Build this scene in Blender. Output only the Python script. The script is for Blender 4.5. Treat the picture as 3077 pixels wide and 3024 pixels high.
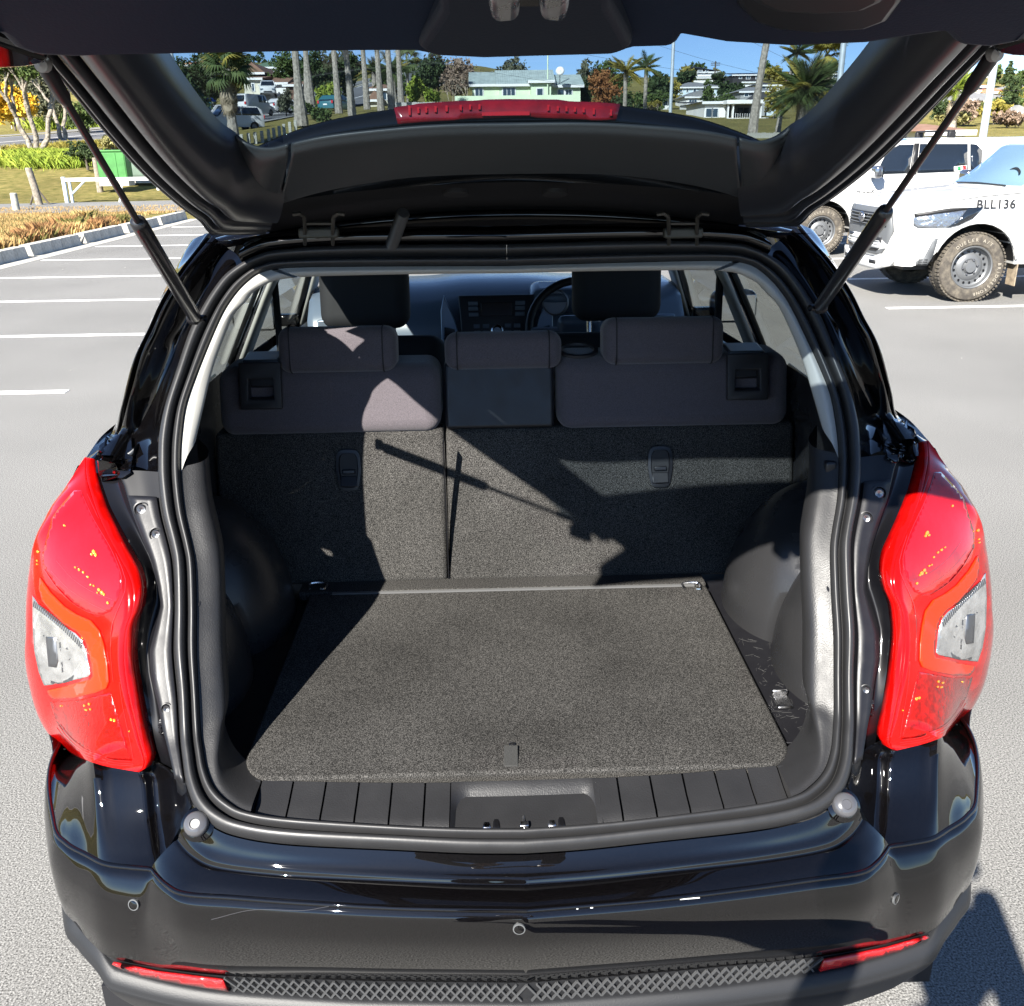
import bpy, bmesh, math, random
import numpy as np
from mathutils import Vector, Matrix, Euler
from mathutils.bvhtree import BVHTree
from mathutils.geometry import delaunay_2d_cdt
R = math.radians
rnd = random.Random(7)
scene = bpy.context.scene
for o in list(bpy.data.objects): bpy.data.objects.remove(o)
# ------------------------------------------------------------------ camera
FPX, PITCH, ROLL, YAW = 2800.0, 20.9, 0.75, -1.4
CAM = Vector((-0.04, 0.0, 1.74))
cd = bpy.data.cameras.new("Camera"); cam = bpy.data.objects.new("Camera", cd)
scene.collection.objects.link(cam); scene.camera = cam
cd.sensor_width = 36.0; cd.lens = 36.0*FPX/3077.0; cd.clip_start = 0.02; cd.clip_end = 3000.0
RM = (Matrix.Rotation(R(YAW),3,'Z') @ Matrix.Rotation(R(90-PITCH),3,'X') @ Matrix.Rotation(R(-ROLL),3,'Z'))
cam.matrix_world = Matrix.Translation(CAM) @ RM.to_4x4()
# ------------------------------------------------------------------ sky, sun, exposure
SUN_AZ, SUN_EL = 28.5, 36.0          # azimuth: degrees to the left of straight behind the camera
w = bpy.data.worlds.new("World"); scene.world = w; w.use_nodes = True
nt = w.node_tree; nt.nodes.clear()
sky = nt.nodes.new('ShaderNodeTexSky'); sky.sky_type = 'NISHITA'; sky.sun_disc = False
sky.sun_elevation = R(SUN_EL); sky.sun_rotation = R(180+SUN_AZ); sky.air_density = 0.9; sky.dust_density = 0.0; sky.ozone_density = 3.0; sky.altitude = 3500
bg = nt.nodes.new('ShaderNodeBackground'); bg.inputs[1].default_value = 0.075
wo = nt.nodes.new('ShaderNodeOutputWorld')
nt.links.new(sky.outputs[0], bg.inputs[0]); nt.links.new(bg.outputs[0], wo.inputs[0])
sl = bpy.data.lights.new("Sun", 'SUN'); sl.energy = 5.0; sl.angle = R(0.5); sl.color = (1.0, 0.955, 0.88)
so = bpy.data.objects.new("Sun", sl); scene.collection.objects.link(so)
SDIR = Vector((math.sin(R(SUN_AZ))*math.cos(R(SUN_EL)), math.cos(R(SUN_AZ))*math.cos(R(SUN_EL)), -math.sin(R(SUN_EL))))
so.rotation_euler = SDIR.to_track_quat('-Z','Y').to_euler(); so.location = (-20,-30,40)
vs = scene.view_settings; vs.view_transform = 'Standard'; vs.look = 'None'; vs.exposure = 1.8; vs.gamma = 1.0
scene.render.engine = 'CYCLES'
scene.cycles.max_bounces = 10; scene.cycles.transparent_max_bounces = 24; scene.cycles.caustics_reflective = False; scene.cycles.caustics_refractive = False
# ------------------------------------------------------------------ pixel -> direction helpers (photo pixels 3077 x 3024)
def ray(px, py): return RM @ Vector(((px-1538.5)/FPX, -(py-1512.0)/FPX, -1.0))
def aty(px, py, Y): d = ray(px,py); return CAM + d*((Y-CAM.y)/d.y)
def atz(px, py, z): d = ray(px,py); return CAM + d*((z-CAM.z)/d.z)
def solve(px, py, F, lo=0.2, hi=6.0):
    d = ray(px,py); d = d/d.y
    for _ in range(48):
        m = 0.5*(lo+hi)
        if F(CAM+d*m) > 0: hi = m
        else: lo = m
    return CAM+d*lo
def itp(x, tab):
    return float(np.interp(x, [a for a,b in tab], [b for a,b in tab]))
# ------------------------------------------------------------------ mesh helpers
COL = scene.collection
def V(*a): return Vector(a)
def cr(pts, n, closed=False):
    P = [np.array(p, float) for p in pts]
    if len(P) == 2 and not closed:
        return [tuple(P[0]+(P[1]-P[0])*i/(n-1)) for i in range(n)]
    m = len(P); segs = m if closed else m-1; dense = []
    for i in range(segs):
        if closed: a,b,c,d = P[i-1],P[i],P[(i+1)%m],P[(i+2)%m]
        else:
            b,c = P[i],P[i+1]; a = P[i-1] if i else 2*b-c; d = P[i+2] if i+2<m else 2*c-b
        for k in range(12):
            t = k/12.0
            dense.append(0.5*((2*b)+(c-a)*t+(2*a-5*b+4*c-d)*t*t+(-a+3*b-3*c+d)*t**3))
    dense.append(P[0] if closed else P[-1])
    D = np.array(dense); L = np.concatenate([[0],np.cumsum(np.linalg.norm(np.diff(D,axis=0),axis=1))])
    T = np.linspace(0,L[-1],n+1)[:-1] if closed else np.linspace(0,L[-1],n)
    return [tuple(r) for r in np.stack([np.interp(T,L,D[:,k]) for k in range(D.shape[1])],axis=1)]
def crx(pts, n):      # catmull by index (keeps control points), n samples
    P = [np.array(p,float) for p in pts]; m = len(P); out = []
    for i in range(n):
        s = i/(n-1)*(m-1); k = min(int(s), m-2); t = s-k
        b,c = P[k],P[k+1]; a = P[k-1] if k else 2*b-c; d = P[k+2] if k+2<m else 2*c-b
        out.append(tuple(0.5*((2*b)+(c-a)*t+(2*a-5*b+4*c-d)*t*t+(-a+3*b-3*c+d)*t**3)))
    return out
def loft(curves, nu, nv):
    cs = [cr(c, nu) for c in curves]
    cols = [crx([c[i] for c in cs], nv) for i in range(nu)]
    return [[cols[i][j] for i in range(nu)] for j in range(nv)]
def mir(pts): return [(-p[0],p[1],p[2]) for p in pts]
class MB:
    def __init__(s): s.v=[]; s.f=[]
    def add(s, vs_, fs):
        b=len(s.v); s.v += [tuple(p) for p in vs_]; s.f += [tuple(i+b for i in q) for q in fs]; return s
    def box(s, x0,x1,y0,y1,z0,z1):
        return s.add([(x0,y0,z0),(x1,y0,z0),(x1,y1,z0),(x0,y1,z0),(x0,y0,z1),(x1,y0,z1),(x1,y1,z1),(x0,y1,z1)],
                     [(3,2,1,0),(4,5,6,7),(0,1,5,4),(1,2,6,5),(2,3,7,6),(3,0,4,7)])
    def obox(s, c, size, rot=None):
        hx,hy,hz=[a/2 for a in size]; m = rot.to_matrix() if hasattr(rot,'to_matrix') else rot
        vs_=[Vector(p) for p in [(-hx,-hy,-hz),(hx,-hy,-hz),(hx,hy,-hz),(-hx,hy,-hz),(-hx,-hy,hz),(hx,-hy,hz),(hx,hy,hz),(-hx,hy,hz)]]
        if m is not None: vs_=[m@p for p in vs_]
        c=Vector(c)
        return s.add([c+p for p in vs_],[(3,2,1,0),(4,5,6,7),(0,1,5,4),(1,2,6,5),(2,3,7,6),(3,0,4,7)])
    def grid(s, rows, closed=False, flip=False):
        n=len(rows[0]); fs=[]
        for j in range(len(rows)-1):
            for i in range(n if closed else n-1):
                a,b,c,d=j*n+i,j*n+(i+1)%n,(j+1)*n+(i+1)%n,(j+1)*n+i
                fs.append((a,d,c,b) if flip else (a,b,c,d))
        return s.add([p for r in rows for p in r],fs)
    def tube(s, path, rad, seg=8, caps=True):
        P=[Vector(p) for p in path]; n=len(P)
        rr=rad if isinstance(rad,(list,tuple)) else [rad]*n; rows=[]; prev=None
        for i in range(n):
            t=(P[min(i+1,n-1)]-P[max(i-1,0)])
            if t.length<1e-9: t=Vector((0,0,1))
            t.normalize()
            if prev is None:
                prev=t.orthogonal().normalized()
            u=(prev-t*prev.dot(t))
            u = u.normalized() if u.length>1e-6 else t.orthogonal().normalized()
            prev=u; q=t.cross(u)
            rows.append([tuple(P[i]+(u*math.cos(2*math.pi*k/seg)+q*math.sin(2*math.pi*k/seg))*rr[i]) for k in range(seg)])
        b=len(s.v); s.grid(rows,closed=True)
        if caps:
            s.f.append(tuple(b+k for k in range(seg))[::-1]); s.f.append(tuple(b+(n-1)*seg+k for k in range(seg)))
        return s
    def lathe(s, prof, c, ax, seg=24, arc=None):
        c=Vector(c); ax=Vector(ax).normalized(); u=ax.orthogonal().normalized(); q=ax.cross(u)
        rows=[[tuple(c+ax*h+(u*math.cos(2*math.pi*k/seg)+q*math.sin(2*math.pi*k/seg))*r) for k in range(seg)] for r,h in prof]
        return s.grid(rows,closed=True)
    def prism(s, poly, off):
        n=len(poly); off=Vector(off); P=[Vector(p) for p in poly]
        return s.add([tuple(p) for p in P]+[tuple(p+off) for p in P],
                     [tuple(range(n))[::-1],tuple(range(n,2*n))]+[(i,(i+1)%n,n+(i+1)%n,n+i) for i in range(n)])
    def mirror(s):
        b=len(s.v); s.v += [(-x,y,z) for x,y,z in s.v[:b]]; s.f += [tuple(i+b for i in q[::-1]) for q in list(s.f)]; return s
    def xf(s, M): s.v=[tuple(M@Vector(p)) for p in s.v]; return s
    def mesh(s, name, mat, smooth=35, fixn=False):
        me=bpy.data.meshes.new(name); me.from_pydata(s.v,[],s.f); 
        if fixn:
            bm=bmesh.new(); bm.from_mesh(me); bmesh.ops.remove_doubles(bm,verts=bm.verts,dist=1e-5); bmesh.ops.recalc_face_normals(bm,faces=bm.faces); bm.to_mesh(me); bm.free()
        me.update(); me.materials.append(mat)
        if smooth:
            me.polygons.foreach_set('use_smooth',[True]*len(me.polygons))
            if smooth<179: me.set_sharp_from_angle(angle=R(smooth))
        return me
    def build(s, name, mat, parent=None, smooth=35, bevel=0, seg=2, fixn=False, solid=0, soff=1, subd=0):
        return link(name, s.mesh(name,mat,smooth,fixn), parent, bevel, seg, solid, soff, subd)
def link(name, me, parent=None, bevel=0, seg=2, solid=0, soff=1, subd=0):
    o=bpy.data.objects.new(name,me); COL.objects.link(o)
    if parent is not None:
        o.parent=parent
        if parent.type=='EMPTY' and parent.get('_w'): o.matrix_parent_inverse=Matrix.Translation(-Vector(parent.location))
    if solid:
        m=o.modifiers.new('s','SOLIDIFY'); m.thickness=solid; m.offset=soff
    if bevel:
        m=o.modifiers.new('b','BEVEL'); m.width=bevel; m.segments=seg; m.limit_method='ANGLE'; m.angle_limit=R(40); m.harden_normals=False
    if subd:
        m=o.modifiers.new('d','SUBSURF'); m.levels=subd; m.render_levels=subd
    return o
def tag(o, label=None, cat=None, group=None, kind=None):
    if label: o['label']=label
    if cat: o['category']=cat
    if group: o['group']=group
    if kind: o['kind']=kind
    return o
def thing(name, label, cat, loc=(0,0,0), rz=0, group=None, world=False):
    o=bpy.data.objects.new(name,None); COL.objects.link(o); o.location=loc; o.rotation_euler=(0,0,rz); o.empty_display_size=0.2
    if world: o['_w']=1
    return tag(o,label,cat,group)
def copy_tree(o, parent=None):
    c=o.copy(); COL.objects.link(c); c.parent=parent
    for ch in list(o.children): copy_tree(ch,c)
    return c
def cdt(poly, step, jitter=0):
    """triangulated 2-D polygon with interior grid points"""
    b=[]
    n=len(poly)
    for i in range(n):
        a=Vector(poly[i][:2]); c=Vector(poly[(i+1)%n][:2]); k=max(1,int((c-a).length/step))
        for j in range(k): b.append(a+(c-a)*(j/k))
    xs=[p.x for p in b]; ys=[p.y for p in b]; inn=[]
    def inside(x,y):
        r=False; j=len(b)-1
        for i in range(len(b)):
            if (b[i].y>y)!=(b[j].y>y) and x<(b[j].x-b[i].x)*(y-b[i].y)/(b[j].y-b[i].y)+b[i].x: r=not r
            j=i
        return r
    y=min(ys)+step*.5
    while y<max(ys):
        x=min(xs)+step*.5
        while x<max(xs):
            if inside(x,y) and min((p-Vector((x,y))).length for p in b)>step*.45: inn.append(Vector((x,y)))
            x+=step
        y+=step
    m=len(b)
    vo,eo,fo,_,_,_=delaunay_2d_cdt(b+inn,[(i,(i+1)%m) for i in range(m)],[list(range(m))],1,1e-5)
    return [tuple(p) for p in vo],[tuple(f) for f in fo]
def bvh_of(obs):
    vs_=[]; fs=[]
    for mb in obs:
        b=len(vs_); vs_+=mb.v; fs+=[tuple(i+b for i in q) for q in mb.f]
    return BVHTree.FromPolygons(vs_,fs)
def drape(bvh, poly, off, step, thick=0.002, mirror=False):
    vo,fo=cdt(poly,step); out=[]
    for x,y in vo:
        d=ray(x,y).normalized(); h=bvh.ray_cast(CAM,d)
        if h[0] is None:
            h=bvh.find_nearest(out[-1] if out else CAM+d*1.6)
        n=h[1]
        if n.dot(d)>0: n=-n
        out.append(tuple(h[0]+n*off))
    fs=[]
    for f in fo:
        a,b,c=[Vector(out[i]) for i in f[:3]]
        nn=(b-a).cross(c-a)
        fs.append(f if nn.dot(a-CAM)<0 else f[::-1])
    m=MB().add(out,fs)
    if mirror:
        m.v=[(-x,y,z) for x,y,z in m.v]; m.f=[q[::-1] for q in m.f]
    return m
# ------------------------------------------------------------------ materials
MATS={}
def mat(name, col, rough=0.5, metal=0.0, coat=0.0, spec=0.5, var=None, bump=None, col2=None, ramp=(0.35,0.65), sheen=0, trans=0, ior=1.45, emis=None, alpha=1, croug=0.03, bump2=None, detail=4, rvar=0, cior=1.5):
    """var=(noise scale, strength) mixes col with col2; bump=(scale, strength, distance)"""
    if name in MATS: return MATS[name]
    m=bpy.data.materials.new(name); m.use_nodes=True; t=m.node_tree; b=t.nodes['Principled BSDF']; N=t.nodes.new; L=t.links.new
    b.inputs['Base Color'].default_value=(*col,1); b.inputs['Roughness'].default_value=rough; b.inputs['Metallic'].default_value=metal
    b.inputs['Coat Weight'].default_value=coat; b.inputs['Coat Roughness'].default_value=croug; b.inputs['Coat IOR'].default_value=cior; b.inputs['Specular IOR Level'].default_value=spec
    b.inputs['Transmission Weight'].default_value=trans; b.inputs['IOR'].default_value=ior
    if sheen: b.inputs['Sheen Weight'].default_value=sheen
    if emis: b.inputs['Emission Color'].default_value=(*emis[0],1); b.inputs['Emission Strength'].default_value=emis[1]
    co=N('ShaderNodeTexCoord').outputs['Object']
    if var:
        n=N('ShaderNodeTexNoise'); n.inputs['Scale'].default_value=var[0]; n.inputs['Detail'].default_value=detail; n.inputs['Roughness'].default_value=0.6; L(co,n.inputs['Vector'])
        r=N('ShaderNodeValToRGB'); r.color_ramp.elements[0].position=ramp[0]; r.color_ramp.elements[1].position=ramp[1]
        c2=col2 if col2 else tuple(min(1,c*(1+var[1])) for c in col); c1=col if col2 else tuple(c*(1-var[1]) for c in col)
        r.color_ramp.elements[0].color=(*c1,1); r.color_ramp.elements[1].color=(*c2,1)
        L(n.outputs[0],r.inputs[0]); L(r.outputs[0],b.inputs['Base Color'])
        if len(var)>2:                       # second, larger variation that multiplies
            n2=N('ShaderNodeTexNoise'); n2.inputs['Scale'].default_value=var[2]; n2.inputs['Detail'].default_value=3; L(co,n2.inputs['Vector'])
            mr=N('ShaderNodeMapRange'); mr.inputs[1].default_value=.3; mr.inputs[2].default_value=.7; mr.inputs[3].default_value=1-var[3]; mr.inputs[4].default_value=1+var[3]; L(n2.outputs[0],mr.inputs[0])
            mx=N('ShaderNodeVectorMath'); mx.operation='SCALE'; L(r.outputs[0],mx.inputs[0]); L(mr.outputs[0],mx.inputs['Scale']); L(mx.outputs[0],b.inputs['Base Color'])
    if rvar:
        n3=N('ShaderNodeTexNoise'); n3.inputs['Scale'].default_value=rvar[0]; n3.inputs['Detail'].default_value=5; L(co,n3.inputs['Vector'])
        mr=N('ShaderNodeMapRange'); mr.inputs[1].default_value=.3; mr.inputs[2].default_value=.7; mr.inputs[3].default_value=rvar[1]; mr.inputs[4].default_value=rvar[2]; L(n3.outputs[0],mr.inputs[0]); L(mr.outputs[0],b.inputs['Roughness'])
    last=None
    for bp in (bump,bump2):
        if not bp: continue
        n=N('ShaderNodeTexNoise'); n.inputs['Scale'].default_value=bp[0]; n.inputs['Detail'].default_value=3; L(co,n.inputs['Vector'])
        u=N('ShaderNodeBump'); u.inputs['Strength'].default_value=bp[1]; u.inputs['Distance'].default_value=bp[2]; L(n.outputs[0],u.inputs['Height'])
        if last: L(last.outputs[0],u.inputs['Normal'])
        L(u.outputs[0],b.inputs['Normal']); last=u
    if coat and last is not None and not bump2: pass
    MATS[name]=m; return m
def glass(name, tint, refl=1.0, rough=0.0, ior=1.5):
    if name in MATS: return MATS[name]
    m=bpy.data.materials.new(name); m.use_nodes=True; t=m.node_tree; t.nodes.clear(); N=t.nodes.new; L=t.links.new
    tr=N('ShaderNodeBsdfTransparent'); tr.inputs[0].default_value=(*tint,1)
    gl=N('ShaderNodeBsdfGlossy'); gl.inputs['Roughness'].default_value=rough; gl.inputs[0].default_value=(1,1,1,1)
    ge=N('ShaderNodeNewGeometry'); dp=N('ShaderNodeVectorMath'); dp.operation='DOT_PRODUCT'; L(ge.outputs['Normal'],dp.inputs[0]); L(ge.outputs['Incoming'],dp.inputs[1])
    def M(op,a,b):
        n=N('ShaderNodeMath'); n.operation=op
        for i,q in enumerate((a,b)):
            if q is None: continue
            if isinstance(q,(int,float)): n.inputs[i].default_value=q
            else: L(q,n.inputs[i])
        return n.outputs[0]
    ab=M('ABSOLUTE',dp.outputs['Value'],None); mm=N('ShaderNodeMath'); mm.operation='MULTIPLY'      # Schlick's Fresnel term
    L(M('ADD',M('MULTIPLY',M('POWER',M('SUBTRACT',1.0,ab),5.0),0.93),0.07),mm.inputs[0]); mm.inputs[1].default_value=refl
    mx=N('ShaderNodeMixShader'); L(mm.outputs[0],mx.inputs[0]); L(tr.outputs[0],mx.inputs[1]); L(gl.outputs[0],mx.inputs[2])
    o=N('ShaderNodeOutputMaterial'); L(mx.outputs[0],o.inputs[0]); MATS[name]=m; return m
# ================================================================== the setting
TB=[(-200,0),(36,0),(40,.2),(45,.75),(50,1.35),(55,1.75),(60,2.0),(80,2.9),(106,4.7),(130,6.0),(200,8.6),(400,14)]
def sm(a,b,x): t=min(1,max(0,(x-a)/(b-a))); return t*t*(3-2*t)
def th(x,y):
    z=itp(y,TB)
    if y>58: z+=sm(58,76,y)*itp(x,[(-60,.2),(-20,.3),(-12,1.1),(0,1.4),(15,0),(100,-.1)])
    if y>100: s0=itp(x,[(-30,100),(10,150)]); z+=sm(s0,s0+120,y)*itp(x,[(-80,10),(0,9),(20,8),(130,8)])
    if x<-8.3 and y<40: z+=.09*sm(8.3,8.9,-x)*(1-sm(28,31,y))
    return z
def gp(px,py,lo=5,hi=380):                      # where a photo pixel meets the ground
    d=ray(px,py); d=d/d.y; y=lo
    while y<hi:
        p=CAM+d*y
        if p.z<=th(p.x,p.y): return p
        y+=.1 if y<60 else .4
    return CAM+d*hi
grass=mat('lawn_grass',(.115,.112,.032),.95,spec=.1,var=(3.0,0,.25,.22),col2=(.27,.215,.080),ramp=(.35,.7),bump=(90,.8,.03),detail=8)
asphalt=mat('asphalt',(.182,.178,.168),.9,spec=.3,var=(210,.75,.5,.12),bump=(240,.7,.003),detail=5)
pathm=mat('path_asphalt',(.165,.163,.156),.9,var=(60,.2,.5,.1))
roadm=mat('road_asphalt',(.12,.12,.122),.85,var=(30,.2,.3,.12))
conc=mat('concrete',(.42,.40,.35),.85,var=(18,.18,2.5,.12),bump=(60,.3,.004))
linem=mat('line_paint',(.74,.73,.70),.7,var=(25,.14),bump=(300,.3,.002))
dirt=mat('bed_soil',(.17,.115,.06),.95,var=(12,.4),bump=(30,.6,.03))
ys=sorted(set(list(np.arange(-80,26,6.0))+list(np.arange(26,140,1.5))+list(np.arange(140,470,12.0))))
xs=sorted(set(list(np.arange(-260,-62,12.0))+list(np.arange(-62,30,1.5))+list(np.arange(30,270,12.0))+[-8.3,-8.45,-8.9]))
t=MB().grid([[(x,y,th(x,y)-.02) for x in xs] for y in ys],flip=False).build('ground',grass,smooth=60); tag(t,kind='structure')
def sheet(poly,name,m,dz,step=2.0,parent=None,kind='structure'):
    vo,fo=cdt(poly,step); o=MB().add([(x,y,th(x,y)+dz) for x,y in vo],fo).build(name,m,parent,smooth=60,fixn=False)
    for p in o.data.polygons:
        if p.normal.z<0: p.flip()
    if kind and parent is None: tag(o,kind=kind)
    return o
lot=MB().add([(-7.85,-70,0),(70,-70,0),(70,26,0),(-7.85,26,0)],[(0,1,2,3)]).build('parking_lot',asphalt,smooth=0); tag(lot,kind='structure')
far=sheet([(-7.85,26),(70,26),(70,36),(-7.85,36)],'lot_apron',asphalt,.001,3.0)
tag(MB().box(-8.25,-7.85,-30,27,-.05,.004).build('kerb_strip',conc,smooth=0),kind='structure')
def line(x0,x1,y,w_=.10): MB().box(x0,x1,y-w_/2,y+w_/2,-.01,.004).build('bay_line',linem,lot,smooth=0)
for k in range(-2,8): line(-7.75,-3.35+rnd.uniform(-.08,.08),7.2+2.42*k)
for k in range(0,6): line(4.45,9.6,10.42+2.42*k)
MB().box(-3.40,-3.30,-6,6.9,-.01,.0035).build('bay_line',linem,lot,smooth=0) if False else None
# left: path, apron, far road, drive
sheet([(-60,28.5),(-9.2,30.5),(-8.2,37.0),(-16,36.4),(-60,34.4)],'path',pathm,.01,1.5)
RC=[(-75,50),(-48,54.5),(-36,60),(-30.5,68),(-27.0,82),(-25.0,100),(-22,125),(-15,160),(-5,210)]
rc=cr(RC,60); L=[];Rr=[]
for i,p in enumerate(rc):
    a=np.array(rc[max(i-1,0)]); b=np.array(rc[min(i+1,59)]); tn=(b-a)/np.linalg.norm(b-a); nn=np.array([-tn[1],tn[0]]); 
    L.append(np.array(p)+nn*5.2); Rr.append(np.array(p)-nn*5.2)
def strip_on(offs,name,m,dz,kind='structure',parent=None,i0=0,i1=60,dash=None):
    rows=[]
    for o in offs:
        rows.append([])
        for i in range(i0,i1):
            a=np.array(L[i]); b=np.array(Rr[i]); p=a+(b-a)*o; rows[-1].append((p[0],p[1],th(p[0],p[1])+dz))
    o=MB().grid(rows,flip=False).build(name,m,parent,smooth=60)
    for p in o.data.polygons:
        if p.normal.z<0: p.flip()
    if parent is None: tag(o,kind=kind)
    return o
road=strip_on([0,.25,.5,.75,1],'road',roadm,.05)
strip_on([.495,.515],'centre_line',linem,.062,parent=road)
strip_on([.03,.045],'edge_line',linem,.062,parent=road)
strip_on([1.0,1.03],'road_kerb',conc,.12)
strip_on([-.03,0.0],'road_kerb',conc,.12)
strip_on([-.20,-.06],'footpath',pathm,.10)
sheet([(-47,58),(-40,60.5),(-48,72),(-60,72)],'driveway',roadm,.07,2.0)
# kerb blocks along the left bays
tpl=None
for k in range(7):
    y=10.35+2.42*k; b=thing('kerb_block','weathered concrete kerb block at the head of a marked bay beside the dry grass','kerb block',(-8.32+rnd.uniform(-.03,.03),y,0),R(rnd.uniform(-1.2,1.2)),'kerb blocks along the grass verge')
    if tpl is None:
        tpl=[MB().add([(-.13,.004,.0),(.13,.004,.0),(.13,.432,.0),(-.13,.432,.0),(-.11,.004,.20),(.085,.004,.20),(.085,.432,.20),(-.11,.432,.20)],[(3,2,1,0),(4,5,6,7),(0,1,5,4),(1,2,6,5),(2,3,7,6),(3,0,4,7)]).mesh('segment',conc,0)]
    for j in range(5):
        o=link('segment',tpl[0],b,bevel=.008); o.location=(rnd.uniform(-.006,.006),-.0+.436*j-.02,0)
# dry tussocks and planting
def leaf_obj(name,quads,m,parent=None):
    v=[];f=[]
    for q in quads:
        b=len(v); v+=q; f.append(tuple(range(b,b+len(q))))
    me=bpy.data.meshes.new(name); me.from_pydata(v,[],f); me.materials.append(m); me.update()
    return link(name,me,parent)
def blades(n,area,h,w_,lean,rr_,clump=None):
    q=[]
    for k in range(n):
        if clump:
            c=clump[rr_.randrange(len(clump))]; a=rr_.uniform(0,6.28); r_=abs(rr_.gauss(0,c[2])); x=c[0]+r_*math.cos(a); y=c[1]+r_*math.sin(a); hh=h*c[3]
        else:
            x=rr_.uniform(*area[0]); y=rr_.uniform(*area[1]); hh=h; a=rr_.uniform(0,6.28)
        z=th(x,y)-.02; a=rr_.uniform(0,6.28); hh*=rr_.uniform(.55,1.1); l=lean*rr_.uniform(.2,1.1)*hh; ww=w_*rr_.uniform(.6,1.2)
        d=(math.cos(a),math.sin(a)); s=(-d[1]*ww/2,d[0]*ww/2)
        m1=(x+d[0]*l*.35,y+d[1]*l*.35,z+hh*.6); tip=(x+d[0]*l,y+d[1]*l,z+hh)
        q.append([(x-s[0],y-s[1],z),(x+s[0],y+s[1],z),(m1[0]+s[0]*.7,m1[1]+s[1]*.7,m1[2]),tip,(m1[0]-s[0]*.7,m1[1]-s[1]*.7,m1[2])])
    return q
rg=random.Random(3)
sheet([(-10.2,9),(-8.45,9),(-8.45,26.5),(-9.9,27.5)],'planting_strip',dirt,.012,1.5)
cl=[(-9.15+rg.uniform(-.35,.5),8.5+.32*k+rg.uniform(-.2,.2),rg.uniform(.07,.17),rg.uniform(.5,1.35)) for k in range(50)]
straw=mat('straw_blades',(.40,.27,.11),.9,var=(2,.4)); brown=mat('brown_blades',(.27,.14,.055),.9,var=(2,.4)); olive=mat('olive_blades',(.14,.13,.035),.9,var=(2,.4)); fresh=mat('fresh_blades',(.12,.20,.03),.8,var=(2,.4))
for m_,n_,h_ in ((straw,17000,.30),(brown,13000,.36),(olive,9000,.30)):
    sub=rg.sample(cl,30); tag(leaf_obj('tussock_grass',blades(n_,None,h_,.0065,.6,rg,sub),m_),'tufts of dry brown tussock grass behind the kerb blocks','grass',kind='stuff')
dm=MB()
for k in range(130):
    y=rg.uniform(1.5,22)**1.0; x=rg.choice((-1,1))*rg.uniform(.9,9); l=rg.uniform(.005,.018); dm.obox((x,y,.004),(l,l*rg.uniform(.3,.8),.006),Euler((0,0,rg.uniform(0,3))))
tag(dm.build('loose_chips',mat('chip_stone',(.36,.35,.32),.9,var=(30,.4)),smooth=0),'pale stone chips scattered over the asphalt','chips',kind='stuff')
tag(leaf_obj('short_grass',blades(16000,((-20,-9.5),(20,34)),.09,.02,.6,rg),straw),'short straw coloured grass on the verge','grass',kind='stuff')
tag(leaf_obj('weeds',blades(160,None,.16,.03,.6,rg,[(-8.75,16.6,.10,1),(-8.8,24.4,.15,.9)]),fresh),'small green weeds against the kerb blocks','weeds',kind='stuff')
# ================================================================== the black car with its boot open
paint=mat('black_paint',(.0014,.0012,.0014),.5,spec=.02,coat=1.0,cior=1.62,croug=.012,var=(900,.9),detail=1)
flange=mat('black_paint_inside',(.003,.003,.004),.45,spec=.2,coat=.45,croug=.08)
satin=mat('satin_plastic',(.008,.008,.010),.42,bump=(260,.12,.0006),rvar=(30,.36,.5))
grain=mat('grained_plastic',(.016,.016,.017),.40,bump=(420,.35,.0012),rvar=(14,.36,.55))
dull=mat('dull_plastic',(.012,.012,.014),.6,bump=(420,.2,.0008))
cladd=mat('cladding_plastic',(.012,.0125,.014),.5,bump=(500,.3,.001))
rubber=mat('seal_rubber',(.020,.020,.021),.44,bump=(160,.15,.0006),rvar=(25,.36,.5))
beige=mat('pillar_trim',(.30,.295,.275),.6,bump=(500,.1,.0005))
beige2=mat('headliner_trim',(.30,.29,.265),.75,bump=(600,.1,.0005))
cloth=mat('seat_cloth',(.072,.062,.070),.9,sheen=.25,var=(700,.35),bump=(900,.5,.0012))
carpet=mat('boot_carpet',(.010,.0098,.0094),.95,spec=.12,var=(560,0,4,.22),col2=(.098,.094,.088),ramp=(.42,.70),bump=(560,.5,.002),detail=2)
chrome=mat('bright_metal',(.62,.62,.63),.22,metal=1,rvar=(60,.15,.4))
steel=mat('dull_steel',(.25,.25,.26),.4,metal=1)
white_plug=mat('plug_rubber',(.06,.06,.065),.25,coat=.6)
redlens=mat('red_lens',(.40,.002,.0015),.14,spec=.2,coat=.45,croug=.008,var=(38,.22,9,.25))
guide=mat('light_guide',(.58,.026,.003),.25,spec=.2,coat=.5,croug=.01)
clear=mat('clear_lens',(.50,.50,.49),.16,metal=.75,coat=1,croug=.01,bump=(95,.35,.006),var=(26,.28))
redrefl=mat('red_reflector',(.52,.006,.008),.22,coat=1,croug=.02,bump=(700,.6,.003))
gate_glass=glass('privacy_glass',(.33,.40,.46),1.0)
side_glass=glass('side_glass',(.50,.54,.52),.9)
screen_glass=glass('windscreen_glass',(.92,.94,.92),.5)
dashm=mat('dash_plastic',(.115,.145,.190),.27,spec=.9,bump=(300,.15,.0006))  # dark grey plastic; bluish sky reflection is painted into the base colour
doorm=mat('door_plastic',(.032,.036,.042),.36,bump=(300,.15,.0006))
glossb=mat('gloss_black',(.006,.006,.007),.12)
tyre=mat('tyre_rubber',(.018,.018,.018),.85,bump=(60,.4,.004))
car=thing('parked_car','black car parked with its tailgate wide open and its empty boot in the sun','car',(0,3.2,0),world=True)
def B(mb,name,m,p=None,**k): return mb.build(name,m,p if p is not None else car,**k)
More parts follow.
